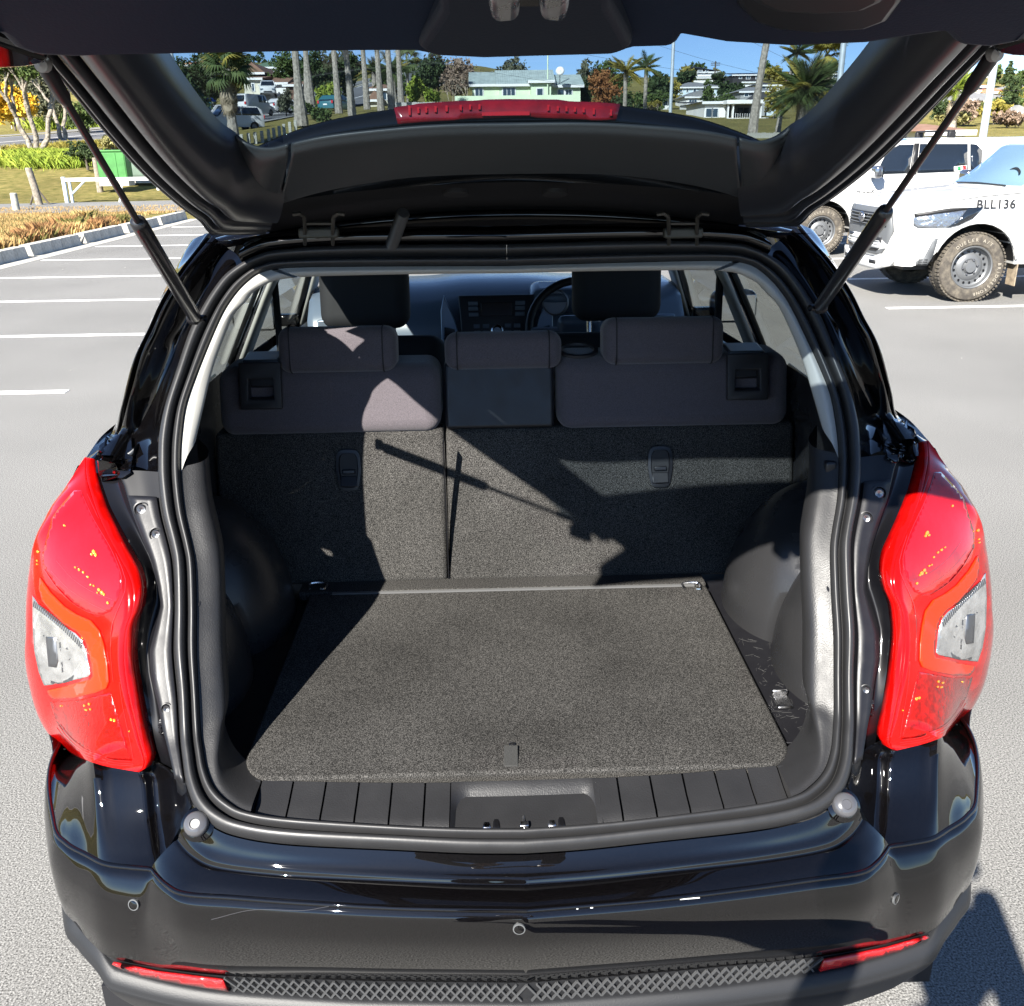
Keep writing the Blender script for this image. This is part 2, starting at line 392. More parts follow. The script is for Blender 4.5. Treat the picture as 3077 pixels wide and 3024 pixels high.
def BM(mb,name,m,p=None,**k):            # a part and its mirror image on the other side of the car
    q=MB(); q.v=[(-x,y,z) for x,y,z in mb.v]; q.f=[f[::-1] for f in mb.f]
    return B(mb,name,m,p,**k),B(q,name,m,p,**k)
# ---- base surfaces
GT=[(.30,1.02),(.60,1.06),(.70,1.10),(.745,1.134),(.85,1.27),(1.05,1.41),(1.2,1.52),(1.35,1.63),(1.5,1.75),(1.60,1.83),(1.8,2.0)]
def S(px,py,off=0.0):       # point of the boot opening's rim seen at a photo pixel
    return tuple(solve(px,py,lambda p:p.y-itp(p.z,GT)-.03*(p.x/.58)**2-off))
XO=[(.2,.86),(.4,.895),(.55,.91),(.75,.908),(.9,.905),(1.0,.895),(1.1,.865),(1.19,.805),(1.23,.765),(1.30,.715),(1.42,.655),(1.6,.565),(1.66,.5)]
def SO_(px,py):             # outer corner of the body
    return tuple(solve(px,py,lambda p:(-p.x)*0+ (p.y if p.x<-itp(p.z,XO) else -1)) )
def corner(px,py):
    d=ray(px,py); d=d/d.y; best=None
    for k in range(400):
        y=1.0+k*.004; p=CAM+d*y
        if p.x<=-itp(p.z,XO): return tuple(p)
    return tuple(CAM+d*1.6)
# ---- weather seal round the opening (left half, traced from bottom centre to top centre)
so_px=[(1552,2563),(1400,2561),(1192,2551),(874,2535),(715,2511),(636,2478),(588,2430),(560,2359),(548,2280),(541,2208),(535,2082),(524,1956),(525,1830),(522,1704),(512,1641),(489,1547),(477,1452),(475,1380),(478,1310),(495,1222),(528,1120),(568,1001),(607,926),(640,873),(678,826),(731,789),(775,768),(819,755),(929,744),(1100,737),(1300,735),(1530,734)]
si_px=[(1552,2490),(1400,2489),(1192,2482),(880,2460),(748,2440),(690,2410),(646,2366),(622,2310),(611,2250),(604,2190),(598,2082),(592,1956),(592,1830),(588,1704),(578,1641),(557,1547),(546,1452),(544,1380),(548,1310),(560,1222),(590,1133),(629,1036),(665,953),(691,908),(724,866),(768,828),(806,814),(841,808),(929,804),(1100,802),(1300,801),(1530,800)]
so3=[S(*p) for p in so_px]; si3=[S(*p,.012) for p in si_px]
so3[0]=(0,)+so3[0][1:]; si3[0]=(0,)+si3[0][1:]; so3[-1]=(0,)+so3[-1][1:]; si3[-1]=(0,)+si3[-1][1:]
NS=150
A=[Vector(p) for p in crx(so3,NS)]; I=[Vector(p) for p in crx(si3,NS)]
prof=[(0,-.004),(.02,.004),(.10,.012),(.24,.016),(.36,.0155),(.46,.010),(.52,.0),(.56,-.004),(.62,.004),(.72,.011),(.84,.012),(.94,.006),(1,-.006)]
rows=[[] for _ in prof]
for i in range(NS):
    tn=(A[min(i+1,NS-1)]-A[max(i-1,0)]).normalized(); ac=(I[i]-A[i])
    n=ac.cross(tn).normalized()
    if n.y>0: n=-n
    for j,(s,h) in enumerate(prof): rows[j].append(tuple(A[i]+ac*s+n*h))
rows=[crx([rows[j][i] for j in range(len(prof))],37) for i in range(NS)]
m=MB().grid(rows); m.mirror()
seal=B(m,'weather_seal',rubber,smooth=60,fixn=True)
Al=[tuple(p) for p in A]; Il=[tuple(p) for p in I]
# ---- tail lamps
lin_px=[(257,1376),(260,1429),(268,1465),(294,1544),(326,1613),(362,1681),(389,1733),(400,1786),(396,1838),(381,1880),(374,1928),(374,2006),(391,2111),(415,2216),(434,2285),(430,2308),(415,2319)]
lout_px=[(257,1376),(231,1413),(200,1466),(158,1523),(121,1597),(100,1655),(93,1728),(87,1796),(84,1875),(87,1954),(95,2033),(116,2127),(137,2185),(163,2222),(210,2258),(263,2285),(315,2300),(368,2311),(415,2319)]
GL=[(.55,1.205),(.70,1.245),(.78,1.285),(.9,1.32),(1.05,1.385),(1.12,1.445),(1.19,1.55),(1.25,1.63),(1.4,1.74)]
PL=[(0,0),(.60,0),(.64,.004),(.70,.03),(.76,.065),(.80,.105),(.85,.16),(.89,.24),(.91,.34),(.92,.5)]
def LS(px,py,off=0):
    return tuple(solve(px,py,lambda p:p.y-itp(p.z,GL)-itp(abs(p.x),PL)-off))
lin3=[LS(*p) for p in lin_px]
lout3=[]
for q in lout_px:
    p=LS(*q) if q[1]>1990 or q[1]<1400 else corner(*q)
    if p[1]>1.60 and q[1]>1600: p=tuple(aty(q[0],q[1],1.585))
    lout3.append(p)
NU,NV=64,30
li=cr(lin3,NU); lo=cr(lout3,NU); lrows=[]
for j in range(NV):
    r=[]
    for i in range(NU):
        a=np.array(li[i]); b=np.array(lo[i]); t=j/(NV-1)
        c=np.array([b[0]+.012, a[1]+.25*(b[1]-a[1]), .5*(a[2]+b[2])])
        c2=a+(b-a)*.5
        wgt=min(1.0,np.linalg.norm(b-a)/.15)
        c=c2+(c-c2)*wgt*.9
        r.append(tuple((1-t)**2*a+2*t*(1-t)*c+t*t*b))
    lrows.append(r)
lampL=MB().grid(lrows)
# rolled inner edge that turns down into the channel
edge=[[tuple(Vector(p)+Vector(d)) for p in li] for d in ((0,0,0),(.004,.002,0),(.009,.010,0),(.011,.03,0))]
lampE=MB().grid(edge)
lamp_bvh=bvh_of([lampL])
Z=lambda l:[(x*.5251,1350+y*.5251) for x,y in l]
clear_px=Z([(196,838),(232,892),(300,962),(370,1012),(440,1052),(478,1092),(508,1180),(526,1288),(512,1302),(400,1328),(262,1348),(232,1270),(207,1150),(197,1000)])
guide_px=Z([(240,735),(300,820),(380,900),(450,945),(530,980),(580,1040),(605,1120),(625,1230),(633,1330),(618,1368),(560,1393),(430,1423),(312,1423),(287,1395),(282,1374),(400,1350),(532,1316),(544,1297),(529,1190),(498,1090),(452,1042),(374,996),(305,928),(255,868),(236,800)])
up_px=Z([(300,400),(350,330),(430,240),(470,240),(540,390),(620,540),(690,680),(705,760),(680,860),(640,930),(560,960),(500,930),(420,880),(330,790),(255,690),(250,600)])
low_px=Z([(290,1440),(430,1440),(560,1410),(640,1390),(690,1560),(745,1740),(760,1780),(640,1770),(500,1720),(400,1640),(330,1560)])
spots=[(226,588,9),(545,590,12),(556,606,9),(534,604,7),(575,805,10),(592,822,12),(604,832,7),(566,822,6),(625,880,8),(440,678,6),(462,692,8),(486,706,7),(512,732,6),(545,782,6),(528,776,5),(492,1466,7),(520,1458,8),(505,1492,6),(527,1488,6),(498,1490,5),(645,1546,8),(662,1550,9),(358,1467,6),(480,1075,7),(746,1612,4),(222,640,6),(222,660,5),(376,440,7)]
amber=mat('lamp_glint',(.95,.42,.03),.12,metal=.6,coat=1,bump=(300,.8,.004))  # orange highlights of the lens, painted as small amber patches
redin=mat('red_lens_facets',(.36,.002,.004),.10,spec=.3,coat=.65,croug=.006,bump=(26,.05,.012),var=(14,.3))
darkred=mat('red_lens_dark',(.27,.002,.001),.2,spec=.2,coat=.5,croug=.01,var=(80,.4),bump=(150,.3,.004))
def build_lamp(mirror):
    def mk(mb):
        q=MB(); q.v=list(mb.v); q.f=list(mb.f)
        if mirror: q.v=[(-x,y,z) for x,y,z in q.v]; q.f=[f[::-1] for f in q.f]
        return q
    lamp=B(mk(lampL),'tail_lamp',redlens,smooth=60,fixn=False,solid=.004,soff=0)
    B(mk(lampE),'lamp_edge',redlens,lamp,smooth=60,solid=.003,soff=0)
    B(drape(lamp_bvh,up_px,.0008,9,mirror=mirror),'brake_lens',redin,lamp,smooth=80,solid=.0016)
    B(drape(lamp_bvh,low_px,.0008,9,mirror=mirror),'fog_lens',darkred,lamp,smooth=80,solid=.0016)
    B(drape(lamp_bvh,guide_px,.0015,7,mirror=mirror),'light_guide',guide,lamp,smooth=80,solid=.003)
    cl=B(drape(lamp_bvh,clear_px,.0012,7,mirror=mirror),'reversing_lens',clear,lamp,smooth=80,solid=.0025)
    m=MB()
    for k in range(26):                                             # short ribs along the slanted edge of the clear lens
        t=k/25; x=205+t*270; y=860+t*235-14*math.sin(t*3.1)
        p=[(x+2,y+8),(x+9,y+13),(x+1,y+44),(x-6,y+39)]
        m2=drape(lamp_bvh,Z(p),.0022,30,mirror=mirror); m.add(m2.v,m2.f)
    r=B(m,'lens_ribs',steel,cl,smooth=0,solid=.002); r['kind']='stuff'
    for q_ in ([(345,1080),(356,1078),(380,1325),(370,1328)],[(262,1335),(300,1318),(345,1332),(400,1312),(430,1290),(470,1312),(512,1296),(510,1302),(400,1330),(264,1348)],[(255,1060),(300,1050),(395,1130),(420,1160),(410,1230),(400,1232),(408,1165),(385,1140),(298,1062),(260,1072)]): B(drape(lamp_bvh,Z(q_),.0022,14,mirror=mirror),'reflector_edge',steel,cl,smooth=0,solid=.0015)
    m2=drape(lamp_bvh,Z([(275,1070),(330,1075),(345,1210),(335,1245),(290,1240)]),.0024,12,mirror=mirror); B(m2,'bulb_holder',steel,cl,solid=.002)
    lm=MB()
    for ln in ([(340,1575),(400,1655),(500,1735),(640,1785),(768,1800)],[(352,1572),(410,1648),(505,1722),(640,1770),(752,1783)],[(330,1590),(392,1668),(496,1748),(630,1796),(770,1812)],[(690,1330),(705,1450),(735,1600),(768,1770)],[(505,260),(580,420),(660,580),(718,720),(725,800),(690,900),(650,1000),(640,1150),(655,1330)],[(470,250),(540,400),(640,570),(700,720),(700,800)],[(300,700),(400,800),(520,880),(620,930)],[(330,640),(420,740),(540,820),(650,860)],[(260,690),(330,790),(420,880),(520,935),(600,950)]):
        pl=cr([(x,y) for x,y in ln],18); top=[]; bot=[]
        for k in range(18):
            a=np.array(pl[max(k-1,0)]); b=np.array(pl[min(k+1,17)]); t=(b-a)/np.linalg.norm(b-a); n=np.array([-t[1],t[0]])*1.6; top.append(tuple(np.array(pl[k])+n)); bot.append(tuple(np.array(pl[k])-n))
        q=drape(lamp_bvh,Z(top+bot[::-1]),.0016,40,mirror=mirror); lm.add(q.v,q.f)
    B(lm,'lens_lines',mat('lens_line',(.16,.002,.003),.3,coat=1),lamp,smooth=0,solid=.001)['kind']='stuff'
    m=MB()
    for x,y,r_ in spots:
        q=[(x+r_*.8*math.cos(a*math.pi/4),y+r_*math.sin(a*math.pi/4+.2)) for a in range(8)]
        m2=drape(lamp_bvh,Z(q),.0017,30,mirror=mirror); m.add(m2.v,m2.f)
    B(m,'painted_glints',amber,lamp,smooth=0,solid=.002)['kind']='stuff'
    return lamp
build_lamp(False); build_lamp(True)
# ---- channel between lamp and seal, sides of the rear opening
def seg(pts,z0,z1):        # part of the seal's outer path on the side, bottom to top
    return [p for p in pts if z0<=p[2]<=z1 and abs(p[0])>.3]
def byz(pts,zs):
    P=sorted(pts,key=lambda p:p[2]); zz=[p[2] for p in P]
    return [(float(np.interp(z,zz,[p[0] for p in P])),float(np.interp(z,zz,[p[1] for p in P])),z) for z in zs]
def shift(pts,d): return [tuple(Vector(p)+Vector(d)) for p in pts]
Zs=lambda l:[(x*.6303,1200+y*.6303) for x,y in l]
pan_o=Zs([(560,330),(597,413),(640,560),(690,690),(725,780),(755,890),(772,985),(745,1090),(715,1200),(722,1330),(755,1450),(775,1560),(800,1650),(835,1790)])
zs=list(np.linspace(.775,1.215,60))
c_seal=byz([p for p in Al if p[0]<-.45],zs); c_pan=byz([S(*p,.004) for p in pan_o],zs); c_lamp=byz(shift(lin3[:-2],(.010,.026,0)),zs)
c_w=[tuple(Vector(a)*.55+Vector(b)*.45+Vector((0,.016,0))) for a,b in zip(c_pan,c_lamp)]
c_w0=[tuple(Vector(a)*.93+Vector(b)*.07+Vector((0,.004,0))) for a,b in zip(c_pan,c_lamp)]
c_m=[tuple(Vector(a)*.5+Vector(b)*.5+Vector((0,.003,0))) for a,b in zip(c_pan,c_seal)]
def xg(rows,nv): return [[crx([r[i] for r in rows],nv)[j] for i in range(len(rows[0]))] for j in range(nv)]
chanL=MB().grid(xg([c_seal,c_m,c_pan,c_w0,c_w,c_lamp],26))
q=MB(); q.add(chanL.v,chanL.f); BM(q,'lamp_channel',flange,smooth=60,fixn=True)
chan_bvh=bvh_of([chanL])
# satin mounting panels with screws
pan=Zs([(597,413),(752,380),(772,540),(812,690),(830,800),(836,1000),(832,1200),(848,1400),(858,1655),(800,1650),(775,1560),(755,1450),(722,1330),(715,1200),(745,1090),(775,985),(755,890),(725,780),(690,690),(640,560)])
screws=[(680,524,38),(750,640,34),(800,1466,26)]
for mi in (False,True):
    pk=[i for i,z in enumerate(zs) if .800<z<1.185]
    pg=MB().grid([[tuple(Vector(c_pan[i])*(1-t)+Vector(c_seal[i])*t+Vector((0,-.0045+.002*(1-abs(2*t-1)),.002))) for i in pk] for t in (.05,.3,.6,.92)])
    if mi: pg.v=[(-x,y,z) for x,y,z in pg.v]
    tp=B(pg,'lamp_mounting_panel',satin,smooth=70,solid=.004,soff=0,fixn=True)
    for x,y,r_ in screws:
        cx,cy=x*.6303,1200+y*.6303; d=ray(cx,cy).normalized(); h=chan_bvh.ray_cast(CAM,d)
        c=h[0]; n=Vector((.15,-.95,.25)).normalized()
        if mi: c=Vector((-c.x,c.y,c.z)); n.x=-n.x
        rr=r_*.6303/2800*1.55*.82
        cup=B(MB().lathe([(rr*1.25,.0045),(rr*1.3,.009),(rr*1.12,.0095),(rr*1.05,.006),(rr*.95,.0045)],c,n,20),'screw_cup',satin,tp)
        sc=B(MB().lathe([(rr*.85,.004),(rr*.85,.0085),(rr*.62,.0115),(rr*.25,.0105),(.0001,.0085)],c,n,20),'screw',steel,tp)
    m=MB()
    for k in range(5):                                             # moulded part-number rows below the lowest screw
        for j in range(8):
            if (k*7+j*3)%5==0: continue
            x=770+k*13; y=1515+j*11; m2=drape(chan_bvh,Zs([(x,y),(x+7,y),(x+7,y+7),(x,y+7)]),.0052,40,mirror=mi); m.add(m2.v,m2.f)
    B(m,'moulded_marks',satin,tp,smooth=0,solid=.001)['kind']='stuff'
# ---- D pillars above the lamps
sil_px=[(621,701),(585,754),(532,825),(479,913),(440,1001),(400,1085),(365,1220),(342,1310),(300,1345),(258,1376)]
sil3=[corner(*p) for p in sil_px]
up_so=[p for p in Al if p[2]>=1.2 and p[0]<-.36][::-1]              # top corner -> down
up_so=[p for p in up_so if p[2]<=1.545]
top_in=tuple(Vector(S(700,770))+Vector((0,-.01,.015)))
def lerp(a,b,t): return tuple(Vector(a)*(1-t)+Vector(b)*t)
ua=cr(up_so,40); ub=cr(sil3,40)
r1=[lerp(a,b,.25) for a,b in zip(ua,ub)]; r1=shift(r1,(0,.020,0))
r2=[lerp(a,b,.52) for a,b in zip(ua,ub)]; r2=shift(r2,(0,.014,0))
r3=[lerp(a,b,.60) for a,b in zip(ua,ub)]; r3=shift(r3,(-.002,-.012,.01))
r4=[lerp(a,b,.70) for a,b in zip(ua,ub)]; r4=shift(r4,(-.004,-.016,.012))
r5=[lerp(a,b,.77) for a,b in zip(ua,ub)]; r5=shift(r5,(-.004,.004,.0))
r6=[lerp(a,b,.84) for a,b in zip(ua,ub)]; r6=shift(r6,(-.004,-.010,.008))
pilL=MB().grid(loft([ua,r1,r2,r3,r4,r5,r6,ub],70,64)); m=MB().add(pilL.v,pilL.f); BM(m,'rear_pillar',paint,smooth=50,fixn=True)
# bulge at the foot of the pillar above each lamp, with its small chrome-black end cap
pil_bvh=bvh_of([pilL])
foot=[(300,1352),(318,1336),(345,1318),(385,1315),(402,1330),(405,1380),(398,1425),(375,1440),(330,1430),(290,1452),(272,1440),(272,1400)]
for mi in (False,True): B(drape(bvh_of([pilL,chanL]),foot,.008,10,mirror=mi),'pillar_foot',paint,smooth=80,solid=.010,soff=-1,bevel=.004,seg=3)
# ---- roof header (gutter) between the seal and the roof
hd=[p for p in Al if p[2]>1.44][:]
hd=[p for p in Al if p[0]>-.50 and p[2]>1.4]
hx=[abs(p[0]) for p in hd]
def crown(x): return .035*(1-(x/.56)**2)
def hdrow(dy,dz): return [(p[0],p[1]+dy,p[2]+dz) for p in hd]
roofe=[(p[0]*(1+.13*(abs(p[0])/.5)**2),1.80-.05*(abs(p[0])/.5)**3,1.603-.018*(abs(p[0])/.5)**2) for p in hd]
m=MB().grid(loft([hdrow(0,0),hdrow(-.018,.008),hdrow(-.02,.022),hdrow(.005,.032),roofe],60,26)); m.mirror(); B(m,'roof_header',paint,smooth=60,fixn=True)
# ---- interior trim ring just inside the seal
inn=[]
for i,p in enumerate(Il):
    n=Il[min(i+1,NS-1)]; q=Il[max(i-1,0)]
    t=Vector((n[0]-q[0],0,n[2]-q[2])); t.normalize()
    inn.append(Vector((t.z,0,-t.x)))            # pointing inward for a path running bottom->left->top
def wz(z): t=min(1,max(0,(z-.77)/.10)); return t*t*(3-2*t)
def ring(k0,k1,offs):
    out=[]
    for (a,dy) in offs:
        out.append([tuple(Vector(Il[i])+inn[i]*a*(.12+.88*wz(Il[i][2]))+Vector((0,dy*(.55+.45*wz(Il[i][2])),.0))) for i in range(k0,k1)])
    return out
zi=[p[2] for p in Il]
ks=next(i for i in range(NS) if Il[i][0]<-.5)                # side begins
kb=next(i for i in range(ks,NS) if zi[i]>1.205)              # beige trim begins
m=MB().grid(loft(ring(ks-14,kb+2,[(0,.0),(.006,.004),(.03,.02),(.034,.05),(.02,.10),(-.03,.20)]),70,26)); BM(m,'side_trim',grain,smooth=60,fixn=True)
ins_px=[(590,1316),(612,1222),(634,1129),(660,1050),(704,945),(744,900),(766,873),(810,849),(841,839),(929,831),(1100,826),(1300,822),(1530,820)]
ins3=[S(*p,.03) for p in ins_px]; ins3[-1]=(0,)+ins3[-1][1:]
bo=Il[kb:]
bi=cr(ins3,len(bo)); bo=cr(bo,len(bo)); bm_=[tuple(Vector(a)*.5+Vector(b)*.5+Vector((0,-.012,.0))) for a,b in zip(bo,bi)]
bk=[tuple(Vector(b)+Vector((-.02 if b[0]<-.4 else 0,.035,.02))) for b in bi]
kj=int(len(bo)*.52)
m=MB().grid(loft([bo[:kj],bm_[:kj],bi[:kj],bk[:kj]],40,16)); BM(m,'pillar_trim',beige,smooth=50,fixn=True)
m=MB().grid(loft([bo[kj:],bm_[kj:],bi[kj:],bk[kj:]],50,16)); m.mirror(); B(m,'header_trim',beige2,smooth=50,fixn=True)
# ---- boot floor, sill and sides
FZ=.775
sill=[(x,aty(1550,2350,1.0).y,0) for x in (0,)]
def sillrow(yc,z,xs=.50): return [(x,yc+.030*(x/.5)**2,z) for x in np.linspace(-xs,xs,41)]
yi=I[0].y
m=MB().grid([sillrow(yi-.004,.752),sillrow(yi+.008,.757),sillrow(yi+.020,.758),sillrow(1.262,.772),sillrow(1.28,.755)])
sillt=None
rec_x0,rec_x1=-.108,.118
# sill panels between the grooves: separate raised plates either side of the latch recess
xs_=[-.475]+[-.42+.0435*k for k in range(8)]
base=B(m,'sill_trim',grain,smooth=50)
base.data.transform(Matrix.Translation((0,0,-.006)))
def plate(x0,x1):
    mm=MB(); rr=[]
    for yc,z in ((yi-.004,.738),(yi+.001,.750),(yi+.009,.7575),(yi+.024,.7625),(yi+.05,.7665),(1.255,.7765),(1.260,.770)):
        rr.append([(x,yc+.030*(x/.5)**2,z) for x in np.linspace(x0,x1,6)])
    mm.grid(rr); return mm
gx=[-.482,-.425,-.372,-.318,-.264,-.210,-.156]
for s in (-1,1):
    for k in range(len(gx)):
        a=gx[k]; b=gx[k+1] if k+1<len(gx) else rec_x0-.006
        q=plate(a+.0016,b-.0016)
        if s>0: q.v=[(-x,y,z) for x,y,z in q.v]; q.f=[f[::-1] for f in q.f]
        B(q,'sill_plate',grain,base,smooth=60,bevel=.0012)
mc=MB(); rr=[]                                        # scooped latch recess in the middle
for t in np.linspace(0,1,14):
    yy=yi+.004+(1.256-yi-.004)*t; row=[]
    for x in np.linspace(rec_x0-.006,rec_x1+.006,31):
        u=(x-.005)/.116; e=max(0,1-abs(u)**5); dep=.030*min(1,max(0,(1-t)*2.2-.12))*min(1,e*1.6)
        row.append((x,yy+.03*(x/.5)**2,.7575+.019*t-dep))
    rr.append(row)
mc.grid(rr); B(mc,'latch_recess',grain,base,smooth=70)
ly=yi+.022
lt=B(MB().box(-.006,.008,ly-.018,ly-.006,.716,.760).box(-.001,.003,ly-.03,ly+.012,.728,.756),'lock_striker',chrome,bevel=.003)
for x in (-.052,.050):
    B(MB().box(x-.012,x+.002,ly-.012,ly+.004,.724,.753),'striker_bolt',chrome,lt,bevel=.003)
    B(MB().box(x+.004,x+.016,ly-.014,ly+.010,.722,.7535),'striker_hole',glossb,lt,bevel=.003)
# carpeted floor board
def rr_poly(x0,x1,y0,y1,r,n=6):
    out=[]
    for cx,cy,a0 in ((x0+r,y0+r,180),(x1-r,y0+r,270),(x1-r,y1-.01,0),(x0+r,y1-.01,90)):
        rad=r if cy<y1-.05 else .01; cxx=cx if rad==r else (x1-.01 if a0==0 else x0+.01)
        for k in range(n+1):
            a=R(a0+90*k/n); out.append((cxx+rad*math.cos(a),cy+rad*math.sin(a)))
    return out
fp=rr_poly(-.463,.458,1.256,1.945,.055)
fp=[(x,y+(.026*(x/.5)**2 if y<1.4 else 0),FZ-.016) for x,y in fp]
fl=B(MB().prism(fp,(0,0,.022)),'floor_carpet',carpet,bevel=.005,seg=3,smooth=60)
p=atz(1535,2272,FZ+.008)
st=B(MB().obox(p,(.024,.052,.003),Euler((R(4),0,R(-2)))).obox(p+Vector((.001,.006,-.006)),(.03,.05,.002),Euler((0,0,R(-3)))),'pull_strap',mat('strap_webbing',(.035,.035,.033),.8,bump=(1200,.8,.002)),fl,bevel=.001)
B(MB().lathe([(.0062,-.001),(.0062,.0015),(.003,.003),(.0001,.003)],p+Vector((.003,.034,-.001)),(0,0,1),14),'strap_rivet',chrome,st)
B(MB().prism([(-.50,1.262,.72),(.50,1.262,.72),(.575,1.33,.72),(.655,1.43,.72),(.70,2.12,.72),(-.70,2.12,.72),(-.655,1.43,.72),(-.575,1.33,.72)],(0,0,.033)),'floor_tray',satin,smooth=0,fixn=True)
B(MB().box(-.41,.43,1.944,1.952,.77,.7835),'floor_hinge_strip',mat('hinge_strip',(.10,.10,.10),.45),fl)
bf=MB().box(-.49,.46,1.956,2.02,.76,.782); B(bf,'rear_carpet_strip',carpet,fl,bevel=.004)
for px in (955,2078):                                   # tie-down rings by the seat
    c=atz(px,1765,.782); q=[c+Vector(d) for d in ((-.018,-.012,.002),(-.018,.014,.004),(.018,.014,.004),(.018,-.012,.002),(.008,-.012,.002))]
    B(MB().tube(cr([tuple(x) for x in q],24),.0028,6),'tie_down_ring',chrome,bevel=0)
c=atz(2352,2110,.758); B(MB().obox(c,(.030,.040,.006)).obox(c+Vector((0,.022,.006)),(.030,.006,.016)),'tie_down_hook',chrome,bevel=.003)
for k in range(4):
    c=atz(2392,2232+k*15,.763); B(MB().obox(c,(.055,.0035,.004)),'tray_rib',satin,bevel=.001)
# boot side walls with the wheel-arch bulges
def wallx(y,z):
    base_=.665+.02*min(1,(z-.73)/.3)
    def lobe(yc,wy,zt,d):
        a=max(0,1-((y-yc)/wy)**2)**.5 if abs(y-yc)<wy else 0
        if a<=0: return 0
        zz=.73+(zt-.73)*a**.6
        return d*a**.7*max(0,1-(max(0,z-.76)/(zz-.76))**2.4)**.55 if z<zz else 0
    return base_-max(lobe(1.88,.19,1.05,.180),lobe(1.60,.17,1.04,.145))
m=MB(); rr=[]
for t in np.linspace(0,1,80):
    r_=[]
    for z in np.linspace(.726,1.24,60):
        y0=max(itp(z,GT)+.085,1.40); y=y0+(2.25-y0)*t; r_.append((-wallx(y,z),y,z))
    rr.append(r_)
m.grid(rr); BM(m,'wheel_arch_trim',mat('arch_plastic',(.020,.020,.021),.26,bump=(420,.3,.001),bump2=(3,.02,.02),rvar=(9,.22,.36)),smooth=70,fixn=True)
m=MB()
for k in range(150):                                        # scuffs on the boot-side plastic
    y=rnd.uniform(1.40,1.74); a=rnd.uniform(0,3.14); l=rnd.uniform(.004,.022); x=rnd.uniform(.480,.60)
    m.obox((x,y,.7534),(l,.0005,.0005),Euler((0,0,a)))
B(m,'scuffs',mat('scuff',(.045,.045,.045),.7),smooth=0)['kind']='stuff'
for s in (-1,1):                                           # upper side lining, shelf and pocket hook
    B(MB().add([(s*.685,1.62,1.23),(s*.70,2.25,1.23),(s*.80,2.3,1.16),(s*.80,1.75,1.16)],[(0,1,2,3)]),'side_ledge',doorm,fixn=True,solid=.006)
c=Vector(S(2490,1400,.03)); B(MB().obox(c,(.02,.03,.022)).obox(c+Vector((0,.0,-.03)),(.02,.03,.02)),'side_hook',satin,bevel=.004)
for s in (-1,1):
    c=Vector(S(612,1820,.025)); c.x*=-s if s>0 else 1; c.x=s*abs(c.x)
    B(MB().lathe([(.010,-.012),(.011,-.002),(.007,.0),(.006,-.008),(.0001,-.009)],c,(-s,-.3,.1),14),'trim_plug',satin)
# ---- rear seats
def seatY(z): return 2.075+.26*(z-.75)
def slab(x0,x1,z0,z1,th,name,m,bev,par=None,dy=0,seg=4):
    mm=MB(); P=[]
    for yo in (dy,dy+th):
        for (x,z) in ((x0,z0),(x1,z0),(x1,z1),(x0,z1)): P.append((x,seatY(z)+yo,z))
    mm.add(P,[(0,1,2,3),(7,6,5,4),(0,4,5,1),(1,5,6,2),(2,6,7,3),(3,7,4,0)])
    return B(mm,name,m,par,bevel=bev,seg=seg,smooth=60,fixn=True)
seatL=slab(-.70,-.150,.755,1.105,.07,'rear_seat',carpet,.012)
seatR=slab(-.146,.70,.755,1.105,.07,'rear_seat',carpet,.012)
slab(-.685,-.156,1.098,1.252,.15,'seat_cushion',cloth,.035,seatL,-.014,6)
slab(.122,.685,1.098,1.262,.15,'seat_cushion',cloth,.035,seatR,-.014,6)
slab(-.146,.116,1.105,1.255,.10,'armrest_back',satin,.010,seatR,-.006)
slab(-.140,.110,1.245,1.262,.12,'armrest_ledge',dull,.006,seatR,.012)
B(MB().box(-.1495,-.1465,2.08,2.1,.757,1.10),'seat_gap',glossb,seatL)
HR=[(-.396,1.285,.278,.105,-1),(-.004,1.276,.278,.086,0),(.378,1.292,.288,.108,1)]
for x,z,wd,h,k in HR:
    par=seatL if k<0 else seatR
    y=2.235
    mm=MB().obox((x,y,z),(wd,.105,h),Euler((R(-10),0,0)))
    hr=B(mm,'headrest',cloth,par,bevel=.028,seg=6,smooth=80)
    rot=Euler((R(-10),0,0)).to_matrix()
    for dx in (-1,1):
        lp=[Vector((x,y,z))+rot@Vector((dx*(wd/2-.030),.0528*math.copysign(abs(math.cos(a))**.35,math.cos(a)),(h/2+.0003)*math.copysign(abs(math.sin(a))**.35,math.sin(a)))) for a in np.linspace(0,2*math.pi,41)]
        B(MB().tube(lp,.0016,5),'headrest_seam',mat('seam_thread',(.02,.018,.02),.9),hr)
    for dx in (-.075,.075): 
        B(MB().tube([(x+dx,y,z-.03),(x+dx,y-.005,1.225)],.006,8),'headrest_post',chrome,hr)
        B(MB().lathe([(.016,0),(.016,.012),(.010,.014)],(x+dx,y-.006,1.252),(0,0,1),14),'post_sleeve',dull,hr)
bz=B(MB().lathe([(.050,0),(.050,.006),(.040,.006),(.038,.0)],(.178,2.245,1.268),(0,-.15,1),24),'belt_guide',dull,seatR); bz.data.transform(Matrix.Identity(4))
